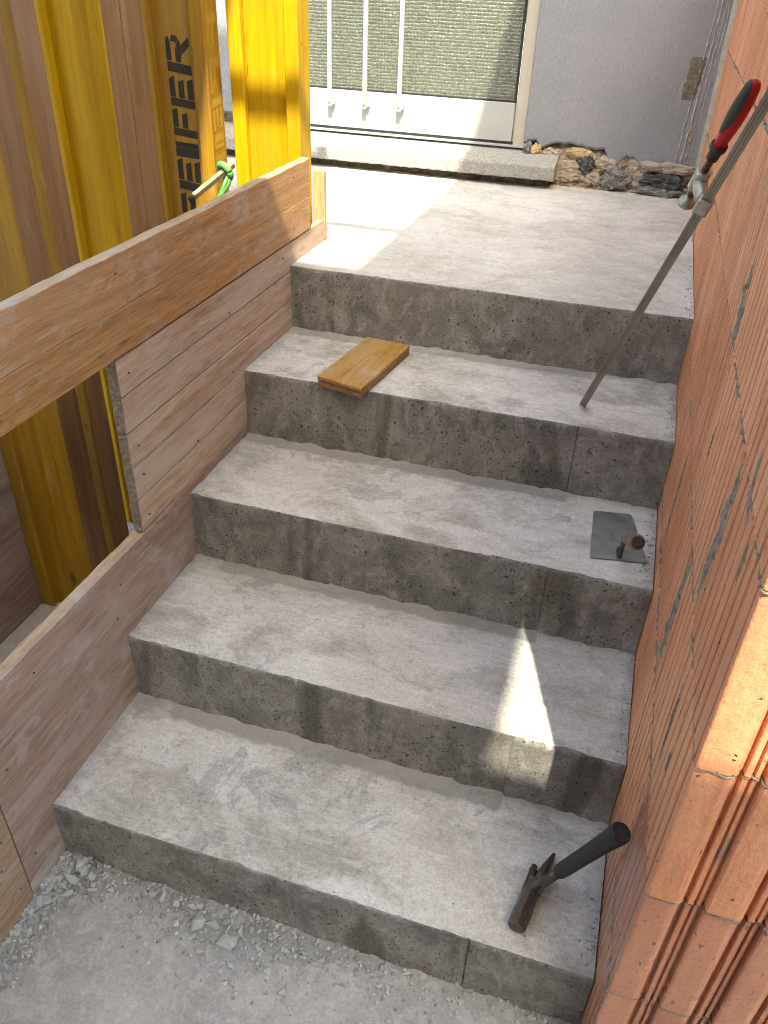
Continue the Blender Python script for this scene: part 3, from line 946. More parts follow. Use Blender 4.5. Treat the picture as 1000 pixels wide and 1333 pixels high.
# ------------------------------------------------------------------ glass door
door = tag(empty('glass_door', (-0.08, 2.63, 0.985)), 'off white aluminium door with wired glass and three upright bars', 'door')
prism('door_frame', [(0.364, 2.640), (0.368, 2.628), (0.385, 2.624), (0.387, 2.6235), (0.410, 2.6235), (0.410, 2.70), (0.364, 2.70)], 0.990, 2.98, M['alu_warm'], door, 'z')
prism('door_frame', [(-0.575, 2.70), (-0.575, 2.6235), (-0.535, 2.6235), (-0.531, 2.640), (-0.531, 2.70)], 0.990, 2.98, M['alu_warm'], door, 'z')
box('bottom_panel', -0.528, 0.359, 2.632, 2.672, 1.001, 1.136, M['alu'], door, 0.0015)
box('gasket', -0.528, 0.3615, 2.6405, 2.66, 1.1365, 1.1415, M['black_rubber'], door)
box('gasket', 0.3525, 0.3600, 2.6412, 2.66, 1.142, 2.94, M['black_rubber'], door)
box('threshold', -0.53, 0.412, 2.620, 2.66, 0.984, 0.9915, M['alu'], door, 0.001)
box('gasket', -0.53, 0.412, 2.634, 2.66, 0.9920, 1.0005, M['black_rubber'], door)
gp = box('glass_pane', -0.528, 0.3520, 2.648, 2.656, 1.142, 2.94, M['glass'], door)
box('door_leaf_rail', -0.528, 0.36, 2.632, 2.672, 2.941, 2.978, M['alu'], door)
for bx_ in (-0.379, -0.233, -0.091):
    b_ = box('bar', bx_ - 0.0085, bx_ + 0.0085, 2.597, 2.609, 1.078, 2.90, M['alu'], door, 0.002)
    box('bracket', bx_ - 0.006, bx_ + 0.0145, 2.6092, 2.6315, 1.083, 1.112, M['alu'], b_, 0.002)
    tube('screw', [(bx_, 2.5972, 1.093), (bx_, 2.5950, 1.093), (bx_, 2.5945, 1.093)], [0.0042, 0.004, 0.0025], M['steel'], b_, 10)

# ------------------------------------------------------------------ shuttering boards on the left
def board(name, y0, y1, z0, z1, x1, th, mat, parent, bevel=0.0016, wob=0.0012, edge=None, endfray=0.0):
    """A plank standing on edge along the stair, with slightly uneven edges."""
    n = max(4, int((y1 - y0) / 0.012))
    V, F = [], []
    b = bevel
    for k in range(n + 1):
        y = y0 + (y1 - y0) * k / n
        if endfray and k == 0: y += 0
        e1 = wob * nz(y, z1, x1, 14, 4); e0 = wob * nz(y, z0 + 5, x1, 14, 4)
        f = 0.0006 * nz(y, z0, 2, 6)
        fr = endfray * max(0, nz(y, z1, 3, 60, 2)) if k % 1 == 0 else 0
        ring = [(x1 + f, z0 + b + e0), (x1 + f, z1 - b + e1 - fr), (x1 - b + f, z1 + e1 - fr * .6), (x1 - th + b, z1 + e1), (x1 - th, z1 - b + e1), (x1 - th, z0 + b + e0), (x1 - th + b, z0 + e0), (x1 - b + f, z0 + e0)]
        for x, z in ring: V.append((x, y, z))
    for k in range(n):
        for q in range(8):
            F.append((k * 8 + q, k * 8 + (q + 1) % 8, (k + 1) * 8 + (q + 1) % 8, (k + 1) * 8 + q))
    F.append(tuple(range(8))); F.append(tuple(n * 8 + q for q in range(7, -1, -1)))
    bm = bmesh.new()
    vv = [bm.verts.new(v) for v in V]
    fm = []
    for i, f in enumerate(F):
        bm.faces.new([vv[q] for q in f])
    bmesh.ops.recalc_face_normals(bm, faces=bm.faces[:])
    bm.faces.ensure_lookup_table()
    if edge:
        for i, f in enumerate(bm.faces):
            if i >= n * 8 or i % 8 in (1, 2, 3): f.material_index = 1
    me = bpy.data.meshes.new(name)
    bm.to_mesh(me); bm.free()
    mats = [mat, edge] if edge else [mat]
    return link(name, me, mats, parent)

TB = 0.027
rail = tag(empty('rail_board', (0, 0.5, 0.932)), 'long brown guard board standing on edge above the shuttering panel', 'board')
board('plank', -0.55, 1.418, 0.9335, 1.0195, 0.0045, TB, M['rail'], rail, 0.0013)
board('plank', -0.55, 1.421, 1.0200, 1.1180, 0.0040, TB, M['rail'], rail, 0.0012, 0.002, M['panel_edge'], 0.002)

panel = tag(empty('shuttering_panel', (0, 0.98, 0.532)), 'weathered brown panel of five glued strips beside the upper steps', 'panel')
for k in range(5):
    z0 = 0.5335 + 0.0795 * k
    board('strip', 0.437 + random.uniform(-0.001, 0.002), 1.538, z0, z0 + 0.0756, 0.0 + random.uniform(-0.0016, 0.0006), 0.021, M['panel'], panel, 0.0010, 0.0009, M['panel_edge'] if k == 4 else None)
# the raw, frayed end of the panel
V, F = [], []
for a in range(90):
    z = 0.534 + 0.396 * a / 89
    for b in range(5):
        x = -0.0205 + 0.0195 * b / 4
        V.append((x, 0.4345 - 0.003 * nz(x, 1, z, 60, 3) - 0.003 * max(0, nz(x * 3, 5, z, 25, 3)), z))
for a in range(89):
    for b in range(4):
        F.append((a * 5 + b, a * 5 + b + 1, (a + 1) * 5 + b + 1, (a + 1) * 5 + b))
M['end_grain'] = simple('frayed_end_grain', (0.32, 0.24, 0.18), (0.17, 0.122, 0.09), 0.9, scale=110, bump=0.9, dist=0.004)
mesh('end_grain', V, F, M['end_grain'], panel)

low = tag(empty('lower_shuttering_panel', (0, 0.3, 0)), 'red brown scraped panel beside the two lowest steps', 'panel')
zz = [0.0015, 0.132, 0.262, 0.396, 0.530]
for k in range(4):
    board('strip', -0.1035, 1.22, zz[k], zz[k + 1] - 0.0006, 0.0004 * (k % 2), TB, M['panel_red'], low, 0.0006, 0.0005 if k < 3 else 0.0022, M['panel_edge'] if k == 3 else None, 0.0 if k < 3 else 0.003)
near = tag(empty('near_shuttering_panel', (0, -0.5, 0)), 'tan panel at the lower left corner, split from the red brown one by a gap', 'panel')
for k in range(4):
    board('strip', -1.2, -0.1075, zz[k], zz[k + 1] - 0.0006, 0.002, TB, M['panel_tan'], near, 0.0006, 0.0005)

far = tag(empty('pit_shuttering_panel', (-0.54, 0, 0)), 'dark red brown boarded panel on the far side of the pit', 'panel')
for k in range(6):
    board('board', -0.9, 0.760, 0.002 + 0.135 * k, 0.002 + 0.135 * k + 0.1335, -0.541, TB, M['panel_red'], far, 0.0016, 0.001)

nr = random.Random(12)
def nails(parent, spots, x=0.002):
    for y, z in spots:
        tube('nail', [(x - 0.004, y, z), (x + 0.0012, y, z), (x + 0.0016, y, z)], [0.0021, 0.0021, 0.0014], M['thread'], parent, 8)
nails(rail, [(0.47, 0.955), (0.475, 1.085), (1.30, 0.96), (1.31, 1.09), (0.10, 1.06), (0.12, 0.96)], 0.0045)
nails(panel, [(0.468, 0.56), (0.471, 0.66), (0.469, 0.73), (0.473, 0.89), (0.90, 0.71), (0.905, 0.86), (1.23, 0.90), (0.70, 0.62)], 0.0008)
nails(low, [(-0.07, 0.10), (-0.068, 0.35), (0.33, 0.47), (0.30, 0.40), (0.05, 0.48)], 0.0008)
nails(near, [(-0.13, 0.22), (-0.128, 0.07), (-0.15, 0.16)], 0.0024)

batten = tag(empty('wood_batten', (-0.015, 1.545, 0.868)), 'short pale batten standing at the end of the guard board', 'batten')
box('upright', -0.036, -0.0005, 1.545, 1.5635, 0.868, 1.060, M['pale_wood'], batten, 0.0015)

# ------------------------------------------------------------------ yellow formwork beams
def beam(label, x0, y0, top=2.35, z0=0.0, tilt=0.0, web='yellow_deep', fl='yellow_deep', side='beam_grey', lean=0.0, rz=0.0):
    root = empty('formwork_beam', (x0 + 0.1, y0 + 0.04, z0))
    tag(root, label, 'beam', 'yellow formwork beams left of the steps')
    def part(name, xa, xb, ya, yb, mat, mat2=None, bev=0.003):
        bm = bmesh.new()
        bm_box(bm, xa - 0.1, xb - 0.1, ya - 0.04, yb - 0.04, 0, top - z0)
        if bev: bmesh.ops.bevel(bm, geom=[e for e in bm.edges], offset=bev, segments=1, affect='EDGES', profile=0.5)
        bmesh.ops.recalc_face_normals(bm, faces=bm.faces[:])
        if mat2:
            for f in bm.faces:
                if f.normal.x > 0.8: f.material_index = 1
        me = bpy.data.meshes.new(name)
        bm.to_mesh(me); bm.free()
        for q in ([mat, mat2] if mat2 else [mat]): me.materials.append(q)
        o = bpy.data.objects.new(name, me)
        col.objects.link(o); o.parent = root
        return o
    part('flange', 0.0, 0.0395, 0.0, 0.08, M[fl])
    part('web', 0.040, 0.160, 0.0225, 0.0575, M[web], None, 0)
    part('flange', 0.1605, 0.200, 0.0, 0.08, M[fl], M[side])
    root.rotation_euler = (tilt, lean, rz)
    return root

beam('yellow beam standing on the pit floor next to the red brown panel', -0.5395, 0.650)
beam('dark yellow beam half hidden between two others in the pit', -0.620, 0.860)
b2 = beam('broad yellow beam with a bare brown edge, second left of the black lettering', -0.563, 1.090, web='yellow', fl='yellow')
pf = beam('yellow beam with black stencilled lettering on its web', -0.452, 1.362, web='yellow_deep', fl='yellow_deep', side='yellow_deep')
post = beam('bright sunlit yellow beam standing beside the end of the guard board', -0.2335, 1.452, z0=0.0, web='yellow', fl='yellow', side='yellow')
pk = tag(empty('upright_plank', (-0.37, 1.21, 0)), 'greyish brown upright plank between the yellow beams', 'plank')
box('face_board', -0.392, -0.362, 1.1715, 1.262, 0.0, 2.3, M['beam_grey'], pk, 0.002)

GLYPH = {                                    # stencil letters: (u along the line, v up the letter)
    'E': [[(0, 0), (.29, 0), (.29, 1), (0, 1)], [(.32, .76), (1.06, .76), (.95, 1), (.32, 1)], [(.32, .385), (.98, .385), (.88, .63), (.32, .63)], [(.32, 0), (1.06, 0), (.96, .25), (.32, .25)]],
    'F': [[(0, 0), (.30, 0), (.30, 1), (0, 1)], [(.33, .76), (1.08, .76), (.97, 1), (.33, 1)], [(.33, .36), (.95, .36), (.85, .60), (.33, .60)]],
    'I': [[(0, 0), (.62, 0), (.62, 1), (0, 1)], [(.66, 0), (1, 0), (1, 1), (.66, 1)]],
    'R': [[(0, 0), (.27, 0), (.27, 1), (0, 1)], [(.30, .78), (.80, .80), (.95, .86), (.92, .95), (.80, 1), (.30, 1)], [(.83, .80), (1.0, .72), (1.02, .55), (.92, .46), (.80, .56), (.84, .66)],
          [(.30, .40), (.80, .36), (.92, .44), (.80, .54), (.62, .62), (.30, .62)], [(.52, .36), (.80, .34), (1.05, 0.02), (.80, 0)]],
    'P': [[(0, 0), (.28, 0), (.28, 1), (0, 1)], [(.31, .78), (.80, .80), (.80, 1), (.31, 1)], [(.83, .80), (1.0, .72), (1.02, .55), (.92, .46), (.80, .56), (.80, .98)], [(.31, .36), (.80, .36), (.88, .44), (.80, .56), (.31, .56)]],
}
def lettering(name, spans, put, mat, parent):
    """spans: letter with its start and end along the line; put maps (along, v) to the face of the beam."""
    V, F = [], []
    for ch, a0, a1 in spans:
        for poly in GLYPH[ch]:
            b = len(V)
            V += [put(a0 + (a1 - a0) * (u + 0.10 * v), v) for u, v in poly]
            F.append(tuple(range(b, len(V))))
    o = mesh(name, V, F, mat)
    o.parent = parent
    return o
word = [('P', 0.812, 0.893), ('F', 0.912, 0.990), ('E', 1.004, 1.083), ('I', 1.094, 1.132), ('F', 1.146, 1.210), ('E', 1.219, 1.288), ('R', 1.300, 1.385)]
lettering('lettering', word, lambda a, v: (-0.309 - 0.070 * v + 0.452 - 0.1, 0.0225 - 0.04 - 0.0007, a), M['ink'], pf)
lettering('lettering', word, lambda a, v: (0.1 + 0.0007, -0.028 + 0.054 * (1 - v), 2.26 - a), M['ink_faded'], pf)

# green clamp with a steel lever on the beams
gc = tag(empty('formwork_clamp', (-0.2, 1.28, 1.0)), 'green clamp with a steel lever bar behind the guard board', 'clamp')
A = Vector((-0.236, 1.200, 1.040)); B = Vector((-0.189, 1.300, 1.090))
d = (B - A).normalized()
tube('lever_bar', [A, A + d * 0.002, B, B + d * 0.03], [0.0085, 0.0105, 0.0105, 0.010], M['galv'], gc, 6, smooth=False)
tube('bar_tip', [A - d * 0.0005, A - d * 0.012], [0.0085, 0.0075], M['black_rubber'], gc, 6, smooth=False)
ring = []
u = Vector((0.7, 0.25, 0.3)).normalized(); u = (u - d * u.dot(d)).normalized(); w = d.cross(u)
for k in range(25):
    t = 2 * math.pi * k / 24
    ring.append(B + (u * math.cos(t) + w * math.sin(t)) * 0.0200)
tube('clamp_ring', ring, 0.0088, M['green'], gc, 10)
tube('clamp_leg', [B + Vector((0.004, 0, -0.012)), B + Vector((-0.006, -0.01, -0.04)), B + Vector((-0.026, -0.02, -0.085)), B + Vector((-0.04, -0.03, -0.14)), B + Vector((-0.05, -0.03, -0.24))], [0.0105, 0.0092, 0.0082, 0.008, 0.008], M['green'], gc, 8, flat=0.6)
tube('clamp_leg', [B + Vector((0.016, 0.0, -0.004)), B + Vector((0.012, -0.004, -0.03)), B + Vector((-0.002, -0.012, -0.052)), B + Vector((-0.026, -0.02, -0.083))], [0.007, 0.007, 0.007, 0.006], M['green'], gc, 8, flat=0.6)

# ------------------------------------------------------------------ wood offcut on the fourth step
off = tag(empty('wood_offcut', (0.29, 1.07, ZS[3])), 'small yellow three-layer board offcut lying on the fourth step', 'offcut')
quad = [(0.208, 0.941), (0.332, 0.910), (0.370, 1.211), (0.244, 1.227)]
def inset(q, k):
    cx = sum(p[0] for p in q) / 4; cy = sum(p[1] for p in q) / 4
    return [(cx + (p[0] - cx) * k, cy + (p[1] - cy) * k) for p in q]
zt = ZS[3] + 0.0022
prism('bottom_layer', inset(quad, 0.992), zt, zt + 0.0085, M['offcut_core'], off, 'z', 0.0007)
prism('core_layer', inset(quad, 0.984), zt + 0.0087, zt + 0.0172, M['offcut_core'], off, 'z', 0.0007)
prism('top_layer', quad, zt + 0.0174, zt + 0.026, M['offcut'], off, 'z', 0.0009)
for k, (xa, ya, xb, yb, wd) in enumerate(((0.262, 0.945, 0.275, 1.02, 0.0011), (0.275, 1.02, 0.290, 1.13, 0.0008), (0.285, 0.955, 0.291, 1.0, 0.0008))):
    P = []
    for q in range(14):
        t = q / 13
        P.append((xa + (xb - xa) * t + 0.0016 * nz(t, k, 0, 5), ya + (yb - ya) * t, zt + 0.0261))
    tube('crack', P, [wd * math.sin(math.pi * (0.04 + 0.92 * q / 13)) for q in range(14)], M['handle_end'], off, 6, flat=0.3)

# ------------------------------------------------------------------ bar clamp leaning on the brick wall
cl = tag(empty('bar_clamp', (0.847, 1.065, ZS[3])), 'steel bar clamp with red and black handle leaning against the brick wall', 'clamp')
F0 = Vector((0.847, 1.065, ZS[3] + 0.005)); F1 = Vector((1.0325, 0.620, 1.422))
cd = (F1 - F0).normalized()
L_ = (F1 - F0).length + 0.098
view = Vector((0.08, 1.0, -0.2)).normalized()
side = cd.cross(view).normalized()                 # sideways in view
if side.x > 0: side = -side
dep = side.cross(cd).normalized()
if dep.y < 0: dep = -dep
def cpt(t, s_=0.0, q=0.0): return F0 + cd * t + side * s_ + dep * q
# bar: flat I-shaped section
prof = [(-0.0095, -0.004), (-0.0035, -0.004), (-0.0025, -0.0022), (0.0025, -0.0022), (0.0035, -0.004), (0.0095, -0.004), (0.0095, 0.004), (0.0035, 0.004), (0.0025, 0.0022), (-0.0025, 0.0022), (-0.0035, 0.004), (-0.0095, 0.004)]
V = [cpt(t, a * 0.88, b * 0.9) for t in (0.0, L_) for a, b in prof]
n = len(prof)
F = [(i, (i + 1) % n, n + (i + 1) % n, n + i) for i in range(n)] + [tuple(range(n - 1, -1, -1)), tuple(range(n, 2 * n))]
mesh('bar', V, F, M['steel'], cl)
SP, SD = 0.029, 0.050                               # spindle offset from the bar
tj = 0.663
# sliding arm: collar round the bar and arm to the spindle nut
def obox(name, t0, t1, s0, s1, d0, d1, mat, bev=0.003):
    bm = bmesh.new()
    vs_ = bm_box(bm, s0, s1, d0, d1, t0, t1)
    bmesh.ops.bevel(bm, geom=bm.edges[:], offset=bev, segments=2, affect='EDGES', profile=0.5)
    for v in bm.verts: v.co = cpt(v.co.z, v.co.x, v.co.y)
    return from_bm(name, bm, mat, cl)
obox('sliding_arm', tj - 0.014, tj + 0.016, -0.0125, 0.0125, -0.0095, 0.011, M['steel_bright'], 0.004)
tube('arm_web', [cpt(tj, 0.004, 0.008), cpt(tj, SP * 0.55, SD * 0.5), cpt(tj + 0.002, SP, SD)], [0.0125, 0.0115, 0.0125], M['steel_bright'], cl, 10, flat=1.0)
tube('nut', [cpt(tj - 0.020, SP, SD), cpt(tj - 0.017, SP, SD), cpt(tj + 0.017, SP, SD), cpt(tj + 0.020, SP, SD)], [0.011, 0.0135, 0.0135, 0.011], M['steel_bright'], cl, 14)
# threaded spindle
P, rad = [], []
for k in range(64):
    P.append(cpt(tj - 0.040 + 0.130 * k / 63, SP, SD)); rad.append(0.0066 if k % 4 < 2 else 0.0050)
tube('spindle', P, rad, M['thread'], cl, 12, smooth=False)
tube('pressure_pad', [cpt(tj - 0.056, SP, SD), cpt(tj - 0.054, SP, SD), cpt(tj - 0.049, SP, SD), cpt(tj - 0.045, SP, SD), cpt(tj - 0.036, SP, SD)], [0.0135, 0.0150, 0.0145, 0.008, 0.007], M['steel_bright'], cl, 16)
h0 = tj + 0.045
tube('ferrule', [cpt(h0, SP, SD), cpt(h0 + 0.002, SP, SD), cpt(h0 + 0.021, SP, SD), cpt(h0 + 0.022, SP, SD), cpt(h0 + 0.030, SP, SD)], [0.0085, 0.0100, 0.0110, 0.0140, 0.0142], M['grip'], cl, 16)
hp = [(0.028, 0.0115), (0.034, 0.0130), (0.048, 0.0150), (0.070, 0.0180), (0.095, 0.0200), (0.120, 0.0195), (0.140, 0.0180), (0.156, 0.0155), (0.164, 0.0110), (0.167, 0.0040)]
hp = [(t * 0.89, r) for t, r in hp]
hd = tube('handle', [cpt(h0 + t, SP, SD) for t, r in hp], [r * 0.72 for t, r in hp], M['red'], cl, 20)
# black soft inlay on the side away from the bar
V, F = [], []
gp_ = [(0.058, 0.0, 0.0172), (0.066, 0.45, 0.0182), (0.080, 0.80, 0.0196), (0.095, 0.98, 0.0207), (0.120, 1.05, 0.0204), (0.140, 1.05, 0.0190), (0.157, 0.95, 0.0162), (0.164, 0.6, 0.0125), (0.1665, 0.2, 0.0085)]
ns = 12
gp_ = [(t * 0.89, w_, r) for t, w_, r in gp_]
for t, w_, r in gp_:
    for k in range(ns + 1):
        a = -w_ * 1.2 + 2.4 * w_ * k / ns + 0.5
        V.append(cpt(h0 + t, SP + r * 0.725 * math.cos(a), SD - r * 0.725 * math.sin(a)))
for a in range(len(gp_) - 1):
    for k in range(ns):
        F.append((a * (ns + 1) + k, a * (ns + 1) + k + 1, (a + 1) * (ns + 1) + k + 1, (a + 1) * (ns + 1) + k))
mesh('grip_inlay', V, F, M['grip'], hd, True)
# fixed jaw at the upper end of the bar
obox('fixed_jaw', L_ - 0.02, L_ + 0.004, -0.012, SP + 0.012, -0.006, SD + 0.012, M['steel_bright'], 0.004)
for k in range(3):
    pass

# ------------------------------------------------------------------ trowel on the third step
tr = tag(empty('trowel', (0.98, 0.8, ZS[2])), 'square steel trowel with wooden handle lying on the third step', 'trowel')
zp = ZS[2] + 0.0022
pl = [(0.930, 0.706), (1.052, 0.7275), (1.007, 0.909), (0.921, 0.894)]
def roundpoly(q, r, n=4):
    out = []
    for i in range(len(q)):
        p0 = Vector(q[i - 1]); p1 = Vector(q[i]); p2 = Vector(q[(i + 1) % len(q)])
        a = p1 + (p0 - p1).normalized() * r; b = p1 + (p2 - p1).normalized() * r
        for k in range(n + 1):
            t = k / n
            out.append(tuple(a * (1 - t) ** 2 + p1 * 2 * t * (1 - t) + b * t ** 2))
    return out
prism('blade', roundpoly(pl, 0.006), zp, zp + 0.0018, M['trowel'], tr)
hb = Vector((0.9905, 0.7235, zp + 0.002))
tube('tang', [hb + Vector((0, 0.035, -0.001)), hb + Vector((0, 0.016, 0.0012)), hb + Vector((0, 0.004, 0.004)), hb + Vector((0.001, -0.001, 0.014)), hb + Vector((0.002, 0.001, 0.040)), hb + Vector((0.004, 0.0, 0.054)), hb + Vector((0.009, -0.012, 0.062))],
     [0.0075, 0.0068, 0.0055, 0.0050, 0.0048, 0.0048, 0.005], M['steel_dark'], tr, 10)
h_a = hb + Vector((0.006, -0.006, 0.060)); h_b = Vector((1.0135, 0.634, 0.622))
hd_ = (h_b - h_a)
hh = tube('handle', [h_a + hd_ * t for t in (0, 0.04, 0.15, 0.4, 0.7, 0.9, 0.97, 1.0)], [0.010, 0.0125, 0.0145, 0.0160, 0.0168, 0.0165, 0.0155, 0.0135], M['handle_wood'], tr, 18)
tube('handle_end', [h_b - hd_ * 0.002, h_b + hd_ * 0.012, h_b + hd_ * 0.016], [0.0134, 0.0118, 0.004], M['handle_end'], hh, 16)

# ------------------------------------------------------------------ hammer on the first step
hm = tag(empty('claw_hammer', (0.94, 0.1, ZS[0])), 'dark steel claw hammer with black grip propped against the brick wall', 'hammer')
zt0 = ZS[0]
face = Vector((0.9245, 0.037, zt0 + 0.020)); eye = Vector((0.9405, 0.117, zt0 + 0.023))
ad = (eye - face).normalized()
tube('head', [face, face + ad * 0.002, face + ad * 0.03, face + ad * 0.045, face + ad * 0.062, eye, eye + ad * 0.016], [0.0150, 0.0168, 0.0168, 0.0158, 0.0160, 0.0170, 0.0125], M['steel_dark'], hm, 8, smooth=False)
up_ = Vector((0.3, -0.1, 0.9))
tube('claw', [eye + ad * -0.004 + Vector((-0.005, 0, 0.002)), eye + ad * 0.018 + Vector((-0.0075, 0, 0.003)), eye + ad * 0.036 + Vector((-0.0105, 0, -0.002)), eye + ad * 0.052 + Vector((-0.0125, 0, -0.010))], [0.0115, 0.0095, 0.0085, 0.0062], M['steel_dark'], hm, 8, up_, 0.75, smooth=False)
tip = Vector((0.9700, 0.208, zt0 + 0.010))
e2 = eye + Vector((0.006, 0.002, 0.002))
tube('spike', [e2, e2.lerp(tip, 0.25) + Vector((0, 0, 0.003)), e2.lerp(tip, 0.6) + Vector((0, 0, 0.003)), tip], [0.0130, 0.0120, 0.0095, 0.0034], M['steel_dark'], hm, 8, smooth=False)
hs = eye + Vector((0.003, -0.002, 0.006)); he = Vector((1.0480, 0.070, 0.466))
hv = he - hs
tube('shaft', [hs, hs + hv * 0.03, hs + hv * 0.08, hs + hv * 0.36], [0.013, 0.0115, 0.0090, 0.0088], M['steel_dark'], hm, 14)
gpts = [(0.318, 0.0095), (0.322, 0.0128), (0.335, 0.0140), (0.45, 0.0146), (0.62, 0.0150), (0.78, 0.0158), (0.90, 0.0172), (0.965, 0.0186), (0.99, 0.0184), (1.0, 0.0168)]
gr = tube('grip', [hs + hv * t for t, r in gpts], [r * 0.93 for t, r in gpts], M['grip'], hm, 22)
hn = hv.normalized()
ring = []
u = hn.orthogonal().normalized(); w = hn.cross(u)
for k in range(17):
    t = 2 * math.pi * k / 16
    ring.append(he + hn * 0.0003 + (u * math.cos(t) + w * math.sin(t)) * 0.0038)
tube('grip_mark', ring, 0.0007, M['steel_dark'], gr, 6)
# studded rows on the grip, facing the steps
V, F = [], []
out = Vector((-0.75, -0.65, 0.1)); out = (out - hn * out.dot(hn)).normalized(); sd = hn.cross(out)
for r_ in range(2):
    for k in range(12):
        t = 0.42 + 0.42 * k / 11
        rad_ = 0.0146 + 0.0022 * (t - 0.42) / 0.45
        a = -0.12 + 0.34 * r_
        p = hs + hv * t + (out * math.cos(a) + sd * math.sin(a)) * (rad_ * 0.93 - 0.0002)
        nn_ = (out * math.cos(a) + sd * math.sin(a))
        v, f = tube_data([p, p + nn_ * 0.0008, p + nn_ * 0.0012], [0.0011, 0.0009, 0.0003], 6)
        F += [tuple(i + len(V) for i in q) for q in f]; V += v
mesh('grip_studs', V, F, M['steel_dark'], gr)

# ------------------------------------------------------------------ rubble, dust and splinters
def chip_mesh(seed, flat):
    rr = random.Random(seed)
    bm = bmesh.new()
    for k in range(11):
        bm.verts.new((rr.uniform(-1, 1), rr.uniform(-1, 1) * rr.uniform(0.5, 0.95), rr.uniform(-1, 1) * flat))
    bmesh.ops.convex_hull(bm, input=bm.verts[:])
    bmesh.ops.delete(bm, geom=[v for v in bm.verts if not v.link_faces], context='VERTS')
    bmesh.ops.recalc_face_normals(bm, faces=bm.faces[:])
    me = bpy.data.meshes.new('concrete_chip')
    bm.to_mesh(me); bm.free()
    me.materials.append(M['chip'])
    return me
chips = [chip_mesh(s, 0.42) for s in range(9)]
rc = random.Random(21)
def mound(x, y):
    """Height of the dust along the first riser and the left board."""
    a = max(0.0, 1 - abs(y + 0.0) / (0.055 + 0.06 * math.exp(-((x - 0.43) / 0.16) ** 2) + 0.03 * math.exp(-((x - 0.1) / 0.1) ** 2)))
    amp = 0.004 + 0.010 * math.exp(-((x - 0.42) / 0.15) ** 2) + 0.012 * math.exp(-((x - 0.05) / 0.06) ** 2)
    b = max(0.0, 1 - x / 0.055) * (0.008 if y > -0.16 else 0.003)
    return max(a * amp, b)
V, F = [], []
nx_, ny_ = 170, 60
for a in range(nx_ + 1):
    x = 0.001 + (W - 0.004) * a / nx_
    for b in range(ny_ + 1):
        y = -0.28 + 0.281 * b / ny_
        z = mound(x, y) * (0.75 + 0.7 * nz(x, y, 0, 24, 4)) + 0.0014 * nz(x, y, 5, 110, 2) - 0.0022 + 0.0018 * nz(x, y, 2, 12, 4)
        V.append((x, y, z))
for a in range(nx_):
    for b in range(ny_):
        F.append((a * (ny_ + 1) + b, (a + 1) * (ny_ + 1) + b, (a + 1) * (ny_ + 1) + b + 1, a * (ny_ + 1) + b + 1))
tag(mesh('cement_dust', V, F, M['dust'], None, True), 'grey cement dust swept against the foot of the lowest step', 'dust', kind='stuff')

spots = [(0.365, -0.040, .013), (0.405, -0.062, .017), (0.47, -0.055, .010), (0.22, -0.022, .011), (0.245, -0.020, .010), (0.275, -0.022, .009), (0.205, -0.022, .010),
         (0.030, -0.030, .016), (0.048, -0.048, .015), (0.022, -0.075, .014), (0.065, -0.022, .013), (0.045, -0.012, .016), (0.085, -0.030, .012), (0.018, -0.11, .012),
         (0.030, -0.145, .010), (0.015, -0.175, .011), (0.012, -0.215, .008), (0.06, -0.075, .010), (0.36, -0.095, .010), (0.335, -0.072, .008), (0.43, -0.098, .009),
         (0.50, -0.085, .008), (0.33, -0.030, .008), (0.26, -0.110, .007), (0.275, -0.125, .006), (0.54, -0.11, .009), (0.55, -0.12, .007), (0.62, -0.03, .006), (0.70, -0.06, .007),
         (0.30, -0.05, .007), (0.39, -0.03, .010), (0.44, -0.03, .008), (0.42, -0.115, .007), (0.10, -0.05, .009), (0.12, -0.02, .008), (0.035, -0.10, .009), (0.31, -0.02, .009), (0.02, -0.05, .015), (0.055, -0.10, .006),
         (0.34, -0.045, .019)]
for k, (x, y, s) in enumerate(spots):
    o = bpy.data.objects.new('concrete_chip', chips[k % len(chips)])
    col.objects.link(o)
    o.location = (x, y - 0.006, max(0.0, mound(x, y)) * 0.8 + s * 0.28)
    s *= 1.25
    o.scale = (s, s * rc.uniform(0.7, 1), s)
    o.rotation_euler = (rc.uniform(-.35, .35), rc.uniform(-.35, .35), rc.uniform(0, 6.28))
    tag(o, 'angular grey chip of broken concrete on the floor below the steps', 'chip', 'concrete chips on the floor')
# crumbs too small to pick apart
def crumbs(name, place, n, label, smin, smax, mats, seed):
    rr = random.Random(seed)
    tet = [Vector(p) for p in ((1, 0, -.5), (-.5, .85, -.5), (-.5, -.85, -.5), (0.1, 0.1, .9), (.5, .7, .3), (-.7, 0.1, .4))]
    fs = ((0, 2, 1), (0, 1, 4), (0, 4, 3), (4, 1, 5), (4, 5, 3), (1, 2, 5), (2, 0, 3), (2, 3, 5))
    V, F, fm = [], [], []
    for k in range(n):
        x, y, z = place(rr)
        s = smin + (smax - smin) * rr.random() ** 3.2
        e = Euler((rr.uniform(0, 6), rr.uniform(0, 6), rr.uniform(0, 6))).to_matrix()
        b = len(V)
        for t in tet:
            q = e @ Vector((t.x * rr.uniform(.6, 1.1), t.y * rr.uniform(.6, 1.1), t.z * rr.uniform(.5, 1)))
            V.append((x + q.x * s, y + q.y * s, z + q.z * s * 0.7 + s * 0.3))
        mi = rr.randrange(len(mats))
        for f in fs:
            F.append(tuple(b + i for i in f)); fm.append(mi)
    o = mesh(name, V, F, mats, None, False, fm)
    return tag(o, label, 'crumbs', kind='stuff')
